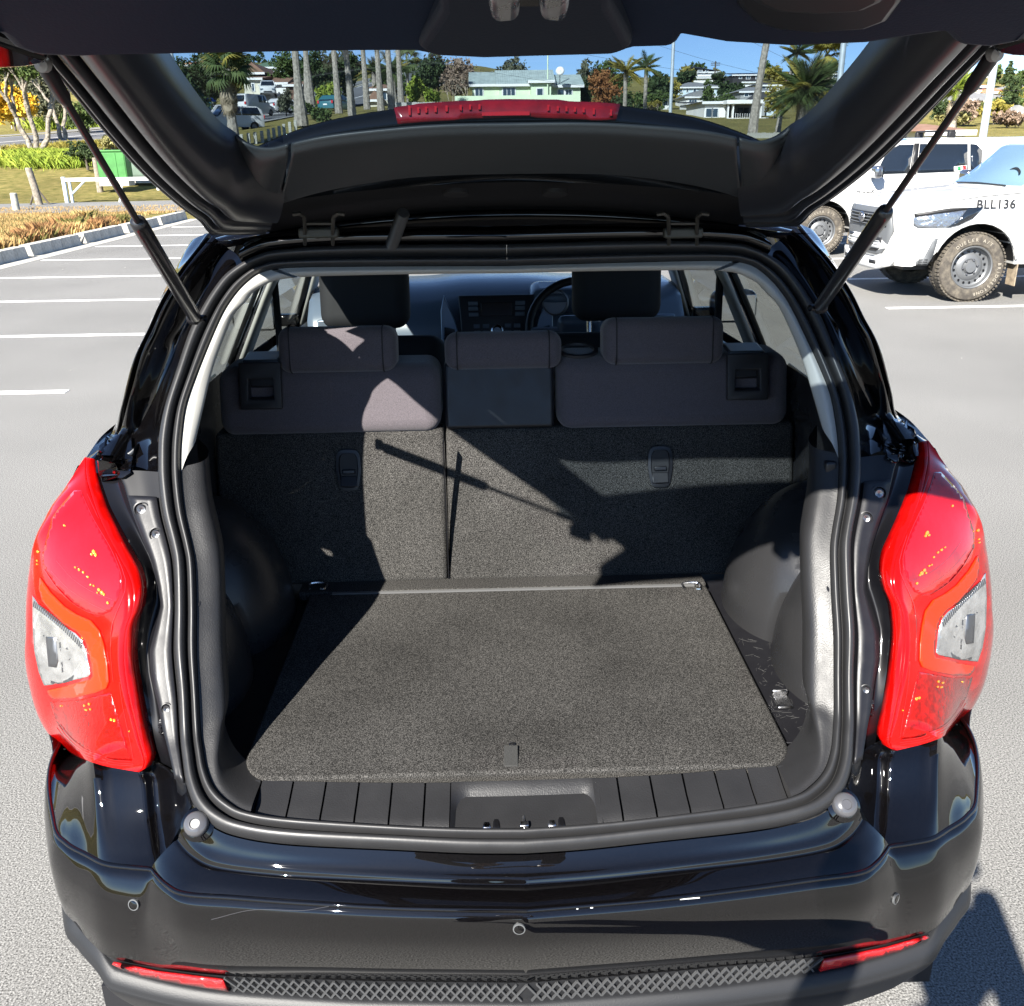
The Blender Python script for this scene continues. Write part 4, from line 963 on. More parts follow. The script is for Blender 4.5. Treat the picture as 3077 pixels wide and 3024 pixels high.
BM(MB().grid(loft([ls_a,[tuple(Vector(a)*.6+Vector(b)*.4+Vector((-.004,0,0))) for a,b in zip(ls_a,ls_b)],ls_b],40,10)),'lamp_surround',paint,smooth=60,fixn=True)
qa=[(p[0],p[1],p[2]) for p in sil3]; qb=[(-XS(1.98,min(p[2],1.545)),1.98,min(p[2],1.56)) for p in sil3]; qm=[tuple(Vector(a)*.5+Vector(b)*.5+Vector((-.012,-.02,0))) for a,b in zip(qa,qb)]
BM(MB().grid(loft([qa,qm,qb],40,14)),'quarter_panel',paint,smooth=60,fixn=True)
def strip(poly,name,mt,inset,par=None): return side_poly(poly,name,mt,inset,.2,solid=.012,par=par)
def pill(y0,y1,y0t,y1t,ext=.02):
    return [(y0,belt(y0)-.02),(y1,belt(y1)-.02),(y1t,zt(y1t)+ext-.05),(y0t,zt(y0t)+ext-.05)]
for q in ((1.96,2.31,2.0,2.33),(2.92,3.11,2.89,3.07),(4.13,4.42,3.73,3.90)): strip(pill(*q),'window_pillar',glossb,.004)
for q,mt in (((2.20,2.27,2.20,2.28),mat('seal_grey',(.10,.105,.10),.6)),((2.90,3.04,2.86,2.99),beige),((4.05,4.25,3.72,3.84),beige)): strip(pill(*q),'inner_pillar',mt,.04)
rail=[(1.98,zt(1.98)-.07),(2.6,zt(2.6)-.065),(3.4,zt(3.4)-.065),(3.92,zt(3.92)-.07),(3.92,zt(3.92)+.01),(3.4,zt(3.4)+.012),(2.6,zt(2.6)+.012),(1.98,zt(1.98)+.012)]
strip(rail,'roof_rail',paint,-.002)
dl=[(2.25,.40),(2.90,.36),(2.90,belt(2.9)+.0),(2.25,belt(2.25))]
side_poly(dl,'door_lining',doorm,.10,.2,solid=.05); side_poly([(3.08,.36),(4.2,.36),(4.2,belt(4.2)+.01),(3.08,belt(3.08)+.01)],'door_lining',doorm,.10,.2,solid=.05)
side_poly([(1.95,belt(1.95)-.12),(2.3,belt(2.3)-.2),(2.95,belt(2.95)-.2),(2.95,belt(2.95)),(2.3,belt(2.3)),(1.95,belt(1.95))],'window_ledge',doorm,.07,.2,solid=.09)
for s in (-1,1): 
    B(MB().tube([(s*.70,2.99,1.52),(s*.70,2.985,1.32),(s*.705,2.98,.95)],.012,6),'seat_belt',mat('belt_webbing',(.012,.012,.014),.8))
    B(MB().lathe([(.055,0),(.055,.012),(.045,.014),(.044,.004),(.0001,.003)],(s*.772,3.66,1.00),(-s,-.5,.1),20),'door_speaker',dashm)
# door mirrors, roof, screen, bonnet, nose
for s in (-1,1):
    mr=B(MB().obox((s*1.02,4.02,1.09),(.20,.10,.14)),'door_mirror',paint,bevel=.04,seg=4,smooth=80); B(MB().obox((s*1.02,3.968,1.09),(.165,.006,.11)),'mirror_glass',mat('mirror',(.8,.8,.8),.03,metal=1),mr,bevel=.002)
    B(MB().obox((s*.90,4.04,1.06),(.10,.05,.05)),'mirror_arm',glossb,mr,bevel=.01)
rr=[[(x,y,zt(y)+.012+.055*(1-(x/.60)**2)) for x in np.linspace(-.60,.60,25)] for y in np.linspace(1.88,3.86,24)]
B(MB().grid(rr),'roof_panel',paint,smooth=60,solid=.015,soff=-1)
rr=[[(x*(.60+.16*t)/.6,3.86+.66*t-.10*(x/.6)**2*t,itp(t,[(0,1.515),(.5,1.35),(1,1.13)])+.055*(1-(x/.6)**2)) for x in np.linspace(-.60,.60,25)] for t in np.linspace(0,1,10)]
B(MB().grid(rr),'windscreen',screen_glass,smooth=60)
rr=[[(x*itp(y,[(4.4,.80),(5.0,.76),(5.35,.68)])/.8,y-.10*(x/.8)**2,itp(y,[(4.4,1.10),(4.9,1.05),(5.2,.96),(5.4,.84)])-.05*(abs(x)/.8)**3) for x in np.linspace(-.8,.8,25)] for y in np.linspace(4.4,5.42,12)]
B(MB().grid(rr),'bonnet',paint,smooth=60,solid=.01,soff=-1)
rr=[[(x,5.47-.16*(x/.8)**2-.02*abs(z-.55),z) for x in np.linspace(-.80,.80,25)] for z in np.linspace(.28,.86,8)]
B(MB().grid(rr),'front_bumper',paint,smooth=60,solid=.02)
B(MB().box(-.80,.80,1.35,5.2,.20,.26),'underbody',dull)
for s in (-1,1):
    for y in (2.10,4.57):
        wl=B(MB().lathe([(.20,-.11),(.31,-.11),(.34,-.08),(.345,0),(.34,.08),(.31,.11),(.20,.11)],(s*.785,y,.345),(s,0,0),40),'wheel',tyre,smooth=40)
        B(MB().lathe([(.21,.095),(.20,.06),(.10,.075),(.04,.09),(.0001,.09)],(s*.785,y,.345),(s,0,0),32),'rim',steel,wl)
        B(MB().grid([[(x_,y+.385*math.cos(a),.345+.375*math.sin(a)) for a in np.linspace(.1,math.pi-.1,20)] for x_ in (s*.60,s*.87)]),'arch_liner',dull)
# ================================================================== vehicles
wpaint=mat('white_paint',(.60,.595,.575),.35,coat=.8,croug=.03)
wglass=mat('dark_window',(.010,.014,.020),.05,coat=.5,spec=.8)
carblk=mat('vehicle_black',(.014,.014,.015),.5)
grey_pl=mat('grey_plastic',(.10,.105,.11),.45)
mud=mat('dusty_tyre',(.055,.048,.040),.92,var=(14,0),col2=(.16,.138,.105),ramp=(.40,.80),bump=(40,.5,.01))
rimm=mat('steel_rim',(.13,.135,.14),.45,metal=.35)
lampc=mat('headlamp_glass',(.30,.33,.37),.08,metal=.8,coat=1,bump=(25,.6,.03))
tailr=mat('car_tail_red',(.45,.01,.01),.2,coat=1); platem=mat('number_plate',(.7,.7,.66),.5)
def text_mesh(txt,size,m,depth=.004,shear=0,sp=1.0,bold=0.0):
    c=bpy.data.curves.new('t','FONT'); c.body=txt; c.size=size; c.extrude=depth; c.align_x='CENTER'; c.align_y='CENTER'; c.shear=shear; c.space_character=sp; c.resolution_u=3; c.offset=bold*size
    o=bpy.data.objects.new('t',c); COL.objects.link(o); bpy.context.view_layer.update()
    me=bpy.data.meshes.new_from_object(o.evaluated_get(bpy.context.evaluated_depsgraph_get())); bpy.data.objects.remove(o); me.materials.clear(); me.materials.append(m); return me
def lettering(txt,size,m,loc,rot,parent,name='lettering',**k):
    o=link(name,text_mesh(txt,size,m,**k),parent); o.location=loc; o.rotation_euler=rot; return o
def shell(prof,W,wf,setb,step=.12):
    """vehicle body: side profile prof [(y,z)], half width W*wf(y,z), nose/tail set back by setb(y,u)"""
    m=MB(); n=len(prof); us=[-1,-.96,-.85,-.6,-.3,0,.3,.6,.85,.96,1]
    rows=[]
    dense=[]
    for i in range(n):
        a=prof[i]; b=prof[(i+1)%n]; k=max(1,int(math.hypot(b[0]-a[0],b[1]-a[1])/step))
        for j in range(k): dense.append((a[0]+(b[0]-a[0])*j/k,a[1]+(b[1]-a[1])*j/k))
    for (y,z) in dense: rows.append([(W*wf(y,z)*u,y+setb(y,z,u),z-(.018*abs(u)**6 if z>.9 else 0)) for u in us])
    rows.append(rows[0]); m.grid(rows)
    vo,fo=cdt(dense,step)
    for s in (-1,1):
        m.add([(s*W*wf(y,z),y+setb(y,z,1),z-(.018 if z>.9 else 0)) for y,z in vo],fo)
    return m
def wheel_mesh_set(r,w_,tm,rm,detail=True):
    ty=MB().lathe([(r*.60,-w_/2),(r*.86,-w_/2),(r*.97,-w_*.38),(r,-w_*.2),(r,w_*.2),(r*.97,w_*.38),(r*.93,w_*.46),(r*.80,w_*.52),(r*.66,w_*.50),(r*.615,w_*.44)],(0,0,0),(1,0,0),56)
    if detail:
        for k in range(56):
            for sgn in (-1,1):
                a=2*math.pi*(k+.25*sgn)/56; c=Vector((sgn*w_*.30,math.cos(a)*r*.995,math.sin(a)*r*.995)); ty.obox(c,(w_*.30,.026,.016),Euler((a-math.pi/2,0,0)))
    rm_=MB().lathe([(r*.62,w_*.44),(r*.60,w_*.47),(r*.57,w_*.44),(r*.55,w_*.22),(r*.50,w_*.16),(r*.40,w_*.17),(r*.34,w_*.24),(r*.25,w_*.27),(r*.20,w_*.24),(r*.17,w_*.30),(r*.15,w_*.36),(.001,w_*.37)],(0,0,0),(1,0,0),48)
    hol=MB()
    if detail:
        for k in range(16):
            a=2*math.pi*k/16; hol.lathe([(r*.036,0),(.0005,.001)],(w_*.168+.012,math.cos(a)*r*.455,math.sin(a)*r*.455),(1,0,0),10)
        nut=MB()
        for k in range(6):
            a=2*math.pi*k/6; nut.lathe([(r*.030,0),(r*.030,.016),(r*.016,.022),(.0005,.022)],(w_*.255,math.cos(a)*r*.215,math.sin(a)*r*.215),(1,0,0),8)
        return ty.mesh('wheel',tm,30),rm_.mesh('rim',rm,30),hol.mesh('rim_holes',glossb,0),nut.mesh('wheel_nuts',steel,30)
    return ty.mesh('wheel',tm,30),rm_.mesh('rim',rm,30)
def put_wheels(root,meshes,pts,name='wheel',txt=None):
    for (x,y,z,s) in pts:
        o=link(name,meshes[0],root); o.location=(x,y,z); o.rotation_euler=(rnd.uniform(0,6),0,0 if s>0 else math.pi)
        for me,nm in zip(meshes[1:],('rim','rim_holes','wheel_nuts')):
            c=link(nm,me,o)
            if nm!='rim': c['kind']='stuff'
def panel(root,pts,name,m,off,thick=.006,bevel=0):
    q=[Vector(p) for p in pts]; o=Vector(off)
    return MB().prism([p+o for p in q],o.normalized()*(-thick) if o.length else (0,0,-thick)).build(name,m,root,fixn=True,smooth=0,bevel=bevel)
HW=.9275
hil=[(.06,.40),(.02,.52),(-.02,.60),(.00,.70),(.06,.78),(.07,.92),(.09,1.02),(.16,1.09),(.5,1.15),(.95,1.20),(1.28,1.235),(1.62,1.48),(1.92,1.68),(2.10,1.755),(2.5,1.80),(3.0,1.81),(3.50,1.80),(3.62,1.78),(3.70,1.80),(5.15,1.80),(5.28,1.45),(5.32,1.15),(5.33,.62),(5.2,.52),(4.60,.50)]
def arc_(yc,zc,r,a0,a1,n): return [(yc+r*math.cos(R(a0+(a1-a0)*k/n)),zc+r*math.sin(R(a0+(a1-a0)*k/n))) for k in range(n+1)]
hil+=arc_(4.05,.40,.47,15,165,10)+[(3.57,.42),(1.45,.42)]+arc_(.97,.40,.475,12,158,10)+[(.40,.46),(.20,.40)]
def hwf(y,z):
    w_=itp(z,[(.3,.95),(.6,1.0),(.95,1.0),(1.15,.975),(1.24,.955),(1.45,.87),(1.72,.775),(1.82,.70)])
    if y>3.65 and z>1.1: w_=itp(z,[(1.1,.975),(1.5,.93),(1.75,.85),(1.82,.8)])
    return w_*itp(y,[(-.1,.80),(.1,.88),(.35,.965),(.6,1.0),(5,1.0),(5.4,.97)])
def hset(y,z,u): return .16*abs(u)**2.6*max(0,1-(max(y,0))/.55)+ (.20*u*u*max(0,1-abs(y-1.45)/.5) if z>1.15 and y<2.0 else 0)
def hside(y,z,s,o=.004): return (s*(HW*hwf(y,z)+o),y+hset(y,z,1),z)
body_me=shell(hil,HW,hwf,hset,.10).mesh('body',wpaint,28,fixn=True)
fwheel=wheel_mesh_set(.388,.265,mud,rimm)
def pickup(label,loc,txt):
    # local frame: nose towards +Y'... built with y running from the nose backwards, then turned so the nose points to -X
    root=thing('pickup_truck',label,'pickup truck',loc,R(-90),'white pickup trucks in the bays')
    b=link('body',body_me,root)
    def sp(poly,name,m,o,s,step=.15,par=root,thick=.006):
        vo,fo=cdt(poly,step); mb=MB().add([hside(y,z,s,o) for y,z in vo],fo)
        return mb.build(name,m,par,smooth=60,fixn=True,solid=thick,soff=-1)
    for s in (-1,1):
        # glass
        sp([(1.66,1.26),(2.32,1.27),(2.40,1.70),(2.16,1.70),(1.98,1.61)],'side_window',wglass,.006,s)
        sp([(2.45,1.27),(3.28,1.29),(3.28,1.70),(2.50,1.71)],'side_window',wglass,.006,s)
        sp([(3.32,1.29),(3.50,1.33),(3.52,1.60),(3.42,1.69),(3.32,1.70)],'side_window',wglass,.006,s)
        sp([(2.33,1.25),(2.44,1.25),(2.49,1.72),(2.41,1.72)],'door_pillar',carblk,.004,s)
        for q in ([(.20,1.058),(.95,1.158),(1.27,1.19),(1.27,1.197),(.95,1.165),(.20,1.066)],[(1.60,.985),(3.3,.995),(3.3,1.0),(1.60,.99)],[(.12,.80),(.50,.79),(.50,.796),(.12,.806)],[(1.47,.50),(1.475,.50),(1.475,1.22),(1.47,1.22)],[(2.385,.45),(2.39,.45),(2.395,1.25),(2.39,1.25)]): sp(q,'door_gap',carblk,.002,s,.3)
        sp(arc_(.97,.40,.50,8,160,14)+arc_(.97,.40,.475,160,8,14),'arch_edge',wpaint,.018,s,.1,thick=.03)
        sp(arc_(4.05,.40,.50,8,170,14)+arc_(4.05,.40,.475,170,8,14),'arch_edge',wpaint,.018,s,.1,thick=.03)
        hl=sp([(.13,.86),(.20,.83),(.60,.835),(.70,.86),(.86,.93),(.96,1.045),(.60,1.02),(.18,.97),(.12,.93)],'headlamp',lampc,.010,s,.06,thick=.012)
        sp([(.60,.838),(.72,.862),(.87,.935),(.975,1.052),(.80,1.04),(.74,.95)],'lamp_shade',wglass,.018,s,.08,par=hl,thick=.004)
        sp([(.13,.95),(.60,1.005),(.96,1.052),(.60,1.045),(.12,.985)],'lamp_brow',carblk,.016,s,.08,par=hl,thick=.006)
        fg=sp([(.44,.72),(.50,.72),(.46,.50),(.41,.42),(.25,.42),(.24,.46),(.34,.50)],'fog_surround',grey_pl,.016,s,.06,thick=.02)
        for k in range(3): sp([(.27,.428+.024*k),(.40,.428+.024*k),(.40,.440+.024*k),(.27,.440+.024*k)],'fog_slat',carblk,.020,s,.2,par=fg)
        sp([(2.20,1.02),(2.40-.06,1.02),(2.34,1.05),(2.20,1.05)],'door_handle',wpaint,.03,s,.2,thick=.02); sp([(3.2,1.03),(3.36,1.03),(3.36,1.06),(3.2,1.06)],'door_handle',wpaint,.03,s,.2,thick=.02)
        mr=MB().obox((s*1.06,1.72,1.30),(.24,.13,.19)).build('door_mirror',carblk if s else None,root,bevel=.05,seg=4,smooth=80); mr.data.materials[0]=mat('mirror_shell',(.30,.31,.33),.15,metal=.9)
        MB().obox((s*1.06,1.79,1.30),(.20,.006,.15)).build('mirror_glass',wglass,mr); MB().obox((s*.92,1.74,1.24),(.12,.06,.05)).build('mirror_foot',carblk,mr,bevel=.01)
        MB().obox((s*.80,1.50,.34),(.20,.012,.34)).build('mud_flap',mat('mudflap',(.25,.20,.14),.9,var=(12,.4)),root,bevel=.003)
        for yc in (.97,4.05): MB().grid([[(x_,yc+.472*math.cos(a),.40+.472*math.sin(a)) for a in np.linspace(.12,math.pi-.12,20)] for x_ in (s*.42,s*.80,s*.90)]).add([(s*.42,yc+.47*math.cos(a),.40+.47*math.sin(a)) for a in np.linspace(.12,math.pi-.12,20)],[tuple(range(20))]).build('arch_liner',carblk,root,smooth=60)
    # windscreen
    def ws(u,t): 
        y=1.30+.66*t; z=1.245+.455*t; return (u*HW*hwf(y,z)*.93,y+hset(y,z,u*.93)-.012,z+.012)
    MB().grid([[ws(u,t) for u in np.linspace(-1,1,13)] for t in np.linspace(.02,.97,6)]).build('windscreen',glass('pickup_screen',(.55,.70,.78),1.1),root,smooth=60,fixn=True)
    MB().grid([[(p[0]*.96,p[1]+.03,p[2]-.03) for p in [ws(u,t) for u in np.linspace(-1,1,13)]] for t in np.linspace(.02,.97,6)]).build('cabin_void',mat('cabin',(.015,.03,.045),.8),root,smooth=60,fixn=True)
    sw=MB().tube([(.36+.18*math.cos(a),1.52+.06*math.sin(a),1.29+.15*math.sin(a)) for a in np.linspace(0,2*math.pi,25)],.014,6).build('steering_wheel',carblk,root,smooth=80)
    MB().tube([(-.5,1.33,1.262),(.05,1.31,1.275),(.6,1.36,1.262)],.010,5).build('wiper',carblk,root)
    # grille
    def fx(x,z,o): return (x,.07+hset(.07,z,x/(HW*.88))-o,z)
    def fp_(poly,name,m,o,par=root,th_=.03,step=.08,bev=0):
        vo,fo=cdt(poly,step); return MB().add([fx(x,z,o) for x,z in vo],fo).build(name,m,par,smooth=60,fixn=True,solid=th_,soff=-1)
    gs=fp_([(-.60,.98),(-.66,.80),(-.62,.60),(-.48,.50),(.48,.50),(.62,.60),(.66,.80),(.60,.98),(.5,1.03),(-.5,1.03)],'grille_surround',grey_pl,.06)
    fp_([(-.52,.97),(-.56,.82),(.56,.82),(.52,.97)],'grille_mesh',carblk,.068,gs,.01)
    for k in range(4): fp_([(-.54,.83+.037*k),(.54,.83+.037*k),(.54,.842+.037*k),(-.54,.842+.037*k)],'grille_slat',grey_pl,.082,gs,.012)
    fp_([(-.50,.70),(-.53,.60),(-.42,.54),(.42,.54),(.53,.60),(.50,.70)],'lower_intake',carblk,.068,gs,.01)
    for k in range(3): fp_([(-.48,.575+.035*k),(.48,.575+.035*k),(.48,.585+.035*k),(-.48,.585+.035*k)],'intake_slat',grey_pl,.080,gs,.012)
    e=fp_([(.085*math.cos(a),.905+.060*math.sin(a)) for a in np.linspace(0,2*math.pi,24,endpoint=False)],'emblem',chrome,.095,gs,.01,.03)
    for (cx,cz,rx,rz) in ((0,.905,.058,.022),(0,.905,.022,.050)): 
        MB().tube([tuple(Vector(fx(cx+rx*math.cos(a),cz+rz*math.sin(a),.104))) for a in np.linspace(0,2*math.pi,25)],.0055,5).build('emblem_ring',steel,e)
    fp_([(-.72,.40),(-.74,.50),(-.55,.52),(-.40,.47),(.40,.47),(.55,.52),(.74,.50),(.72,.40),(.5,.34),(-.5,.34)],'front_bumper',wpaint,.09,root,.06)
    for x in (-.42,.42): fp_([(x-.07,.40),(x+.07,.40),(x+.07,.44),(x-.07,.44)],'tow_slot',carblk,.096,root,.01)
    MB().box(-.62,.62,.3,4.9,.34,.48).build('chassis',carblk,root)
    put_wheels(root,fwheel,[(s*.78,y,.388,s) for s in (-1,1) for y in (.97,4.05)])
    for s in (-1,1):                                        # tyre lettering
        for y in (.97,4.05):
            for w_,a0 in (('DUELER A/T',90),('BRIDGESTONE',-40)):
                for i,ch in enumerate(w_):
                    if ch==' ': continue
                    a=R(a0-(i-len(w_)/2)*8.5)*1; rr_=.305
                    o=link('tyre_letter',text_mesh(ch,.052,mat('tyre_letters',(.30,.27,.22),.8),.002),root)
                    d=1 if s>0 else -1
                    o.matrix_local=Matrix.Translation((s*(.78+.1395),y+d*rr_*math.cos(a),.388+rr_*math.sin(a)))@Matrix.Rotation(d*math.pi/2,4,'Z')@Matrix.Rotation(math.pi/2,4,'X')@Matrix.Rotation(a-math.pi/2,4,'Z')
    ltr=mat('black_letters',(.02,.02,.022),.5)
    for s in (-1,1):
        if txt: lettering(txt,.135,ltr,Vector(hside(1.12 if s<0 else 1.12,1.075,s,.006)),(R(82),0,s*R(90)),root,sp=1.1,bold=.018)
        lettering('HILUX',.085,steel,Vector(hside(1.62,1.0,s,.006)),(R(90),0,s*R(90)),root,name='badge',sp=1.25,shear=.15)
    rb=[]
    for y in (2.25,3.05):
        bar=MB().obox((0,y,1.90),(1.28,.09,.03)).build('roof_bar',carblk,root,bevel=.012,seg=3)
        for s in (-1,1): MB().obox((s*.60,y,1.845),(.09,.12,.10)).build('bar_foot',carblk,bar,bevel=.02,seg=3)
    st_=sp([(3.05,1.29),(3.26,1.29),(3.26,1.38),(3.05,1.36)],'window_sticker',platem,.012,1,.3,thick=.001)
    sp([(3.19,1.30),(3.25,1.30),(3.25,1.37),(3.19,1.37)],'sticker_red',tailr,.0135,1,.3,par=st_,thick=.001); sp([(3.10,1.30),(3.16,1.30),(3.16,1.36),(3.10,1.36)],'sticker_green',mat('sticker_green',(.02,.20,.06),.6),.0135,1,.3,par=st_,thick=.001)
    return root
# the body is built nose at y=0 running backwards: turned by -90 degrees the nose points to -X and the +x side faces the camera
pickup('white pickup truck with black plate lettering on its wing and dusty tyres',(4.55,11.66,0),'BLL136')
pickup('white pickup truck with raised white tyre lettering and closed side windows, behind the other',(4.50,16.62,0),None)
def small_car(name,label,cat,loc,rz,L_,W_,H_,kind,pm,group=None):
    root=thing(name,label,cat,loc,rz,group); hw=W_/2
    P={'hatch':[(.02,.30),(0,.55),(.05,.68),(.30,.74),(.95,.86),(1.0,.86)],'van':None}
    if kind=='van': pr=[(.03,.28),(0,.5),(.03,.72),(.16,.80),(.20*L_,1.02),(.32*L_,.97*H_),(.40*L_,H_),(.93*L_,H_),(.985*L_,.93*H_),(L_,.62*H_),(L_-.01,.30)]
    elif kind=='mpv': pr=[(.03,.28),(0,.5),(.03,.70),(.14,.80),(.19*L_,.98),(.36*L_,.95*H_),(.46*L_,H_),(.88*L_,.985*H_),(.965*L_,.85*H_),(L_,.58*H_),(L_-.01,.30)]
    elif kind=='sedan': pr=[(.03,.26),(0,.45),(.03,.62),(.12,.70),(.25*L_,.86),(.40*L_,.95*H_),(.50*L_,H_),(.68*L_,.97*H_),(.84*L_,.66*H_),(.97*L_,.62*H_),(L_,.5*H_),(L_-.02,.28)]
    elif kind=='ute': pr=[(.03,.35),(0,.6),(.03,.90),(.14,.98),(.25*L_,1.08),(.36*L_,.95*H_),(.45*L_,H_),(.62*L_,H_),(.66*L_,1.05),(.99*L_,1.05),(L_,.6),(L_-.02,.42)]
    else: pr=[(.03,.28),(0,.48),(.03,.66),(.13,.76),(.24*L_,.92),(.38*L_,.94*H_),(.48*L_,H_),(.80*L_,.97*H_),(.93*L_,.72*H_),(.985*L_,.62*H_),(L_,.45*H_),(L_-.02,.30)]
    bl=.60*H_ if kind not in('ute',) else 1.08
    y0,y1=.185*L_,.80*L_; r_=.32
    pr+=[(y1+r_+.05,.28)]+arc_(y1,.30,r_+.05,5,175,6)+[(y1-r_-.05,.26),(y0+r_+.05,.26)]+arc_(y0,.30,r_+.05,5,175,6)+[(y0-r_-.05,.26)]
    pr=[(y-L_/2,z) for y,z in pr]
    def wf(y,z): return itp(z,[(0,.96),(.4,1),(bl,.98),(bl+.05,.95),(H_,.78 if kind!='van' else .86)])*itp(y,[(-L_/2,.84),(-L_/2+.4,1),(L_/2-.3,1),(L_/2,.93)])
    def sb(y,z,u): return .14*abs(u)**2.5*max(0,1-(y+L_/2)/.5)-.08*abs(u)**3*max(0,1-(L_/2-y)/.3)
    shell(pr,hw,wf,sb,.22).build('body',pm,root,smooth=32,fixn=True)
    ze=H_-.12; 
    yf0,yf1={'van':(.25,.36),'mpv':(.25,.40),'sedan':(.30,.44),'ute':(.30,.40)}.get(kind,(.29,.43))
    yr0,yr1={'van':(.58,.58),'mpv':(.95,.90),'sedan':(.80,.68),'ute':(.60,.60)}.get(kind,(.90,.80))
    def sp(poly,nm,m_,s,o=.006):
        vo,fo=cdt(poly,.3); return MB().add([(s*(hw*wf(y,z)+o),y+sb(y,z,1),z) for y,z in vo],fo).build(nm,m_,root,smooth=60,fixn=True,solid=.006,soff=-1)
    for s in (-1,1):
        a,b,c,d=[q*L_-L_/2 for q in (yf0,yr0,yr1,yf1)]; m_=(a+b)/2
        sp([(a+.12,bl+.04),(m_-.04,bl+.04),(m_-.04,ze),(d+.02,ze)],'side_window',wglass,s); sp([(m_+.04,bl+.04),(b-.06,bl+.04),(c-.04,ze),(m_+.04,ze)],'side_window',wglass,s)
        MB().obox((s*(hw+.08),yf1*L_-L_/2-.12,bl+.12),(.16,.10,.14)).build('door_mirror',pm,root,bevel=.03)
        sp([(.44*L_-.22*0,.5*H_),(.44*L_,.5*H_),(.44*L_,.62*H_)],'tail_lamp',tailr,s) if False else None
        MB().obox((s*hw*.82,L_/2-.03,.56*H_),(.20,.08,.26)).build('tail_lamp',tailr,root,bevel=.02)
        MB().obox((s*hw*.70,-L_/2+.10,.70),(.34,.14,.14)).build('headlamp',lampc,root,bevel=.03)
    def cross(ya,za,yb,zb,nm,o):
        rows=[[(hw*wf(y,z)*.88*u,y+sb(y,z,u)+o[0],z+o[1]) for u in np.linspace(-1,1,7)] for y,z in ((ya,za),(yb,zb))]
        MB().grid(rows).build(nm,wglass,root,smooth=60,fixn=True,solid=.006)
    pf=[(p[0],p[1]) for p in pr]
    iw=4
    a=pf[iw]; b=pf[iw+1]; cross(a[0]+.06*(b[0]-a[0]),a[1]+.06*(b[1]-a[1]),a[0]+.93*(b[0]-a[0]),a[1]+.93*(b[1]-a[1]),'windscreen',(-.008,.010))
    if kind!='ute':
        a=pf[8]; b=pf[9]; lo_=max(bl,.52*H_); cross(a[0]+.02,a[1]-.03,b[0]-.25*(b[0]-a[0])*0-.0,max(lo_,b[1]),'rear_window',(.010,.006))
    MB().obox((0,L_/2+.006,.42*H_),(.42,.02,.12)).build('number_plate',platem,root); MB().obox((0,-L_/2-.004,.46),(.9,.06,.10)).build('grille',carblk,root,bevel=.02)
    me=wheel_mesh_set(r_,.20,tyre,steel,False); put_wheels(root,me,[(s*(hw-.12),y-L_/2,r_,s) for s in (-1,1) for y in (y0,y1)])
    return root
# ================================================================== plants
def leafmat(name,c1,c2): return mat(name,c1,.7,spec=.3,var=(.9,0),col2=c2,ramp=(.3,.7))
LM={'dark':leafmat('leaf_dark',(.018,.032,.012),(.05,.075,.022)),'mid':leafmat('leaf_mid',(.035,.06,.014),(.085,.12,.03)),'lime':leafmat('leaf_lime',(.13,.19,.02),(.28,.33,.05)),
    'yellow':leafmat('leaf_yellow',(.52,.30,.02),(.72,.48,.05)),'rust':leafmat('leaf_rust',(.18,.07,.02),(.30,.14,.05)),'grey':leafmat('leaf_grey',(.06,.07,.04),(.13,.13,.08)),'strap':leafmat('leaf_strap',(.13,.20,.02),(.34,.38,.05)),
    'pale':leafmat('leaf_pale',(.18,.17,.06),(.34,.30,.12)),'twig':leafmat('twig_brown',(.16,.11,.075),(.30,.22,.16)),'palm':leafmat('leaf_palm',(.035,.06,.018),(.10,.13,.04)),'dead':leafmat('leaf_dead',(.20,.16,.11),(.36,.29,.20)),'gold':leafmat('leaf_gold',(.16,.14,.025),(.30,.25,.05))}
barkm=mat('bark_grey',(.24,.21,.17),.95,var=(4,.4),bump=(9,1,.08)); barkp=mat('bark_palm',(.26,.23,.19),.95,var=(5,.35),bump=(5,.8,.06)); barkd=mat('bark_dark',(.09,.075,.06),.95,var=(4,.3))
def cloud(n,blobs,size,rr_,flat=.5):
    """n leaf quads gathered in clumps near the surface of ellipsoid blobs (cx,cy,cz,rx,ry,rz)"""
    vol=[b[3]*b[4]*b[5] for b in blobs]; tot=sum(vol); V_=[]; 
    clumps=[]
    for b,v in zip(blobs,vol):
        k=max(6,int(70*v/tot*max(1,len(blobs))**.5))
        for _ in range(k):
            d=np.array([rr_.gauss(0,1) for _ in range(3)]); d/=np.linalg.norm(d)+1e-9; r_=rr_.uniform(.45,1.02)
            clumps.append((b[0]+d[0]*b[3]*r_,b[1]+d[1]*b[4]*r_,b[2]+d[2]*b[5]*r_,.30*min(b[3],b[5])*rr_.uniform(.6,1.3)))
    rs=np.random.RandomState(rr_.randrange(1<<30)); ci=rs.randint(0,len(clumps),n); C=np.array(clumps)[ci]
    P=C[:,:3]+rs.normal(0,1,(n,3))*C[:,3:4]*.6
    A=rs.normal(0,1,(n,3)); A/=np.linalg.norm(A,axis=1)[:,None]; Bv=rs.normal(0,1,(n,3)); Bv-=A*(A*Bv).sum(1)[:,None]; Bv/=np.linalg.norm(Bv,axis=1)[:,None]
    s=size*rs.uniform(.5,1.3,(n,1)); A=A*s; Bv=Bv*s*flat
    verts=np.stack([P-A,P+Bv,P+A,P-Bv],axis=1).reshape(-1,3); return verts,n
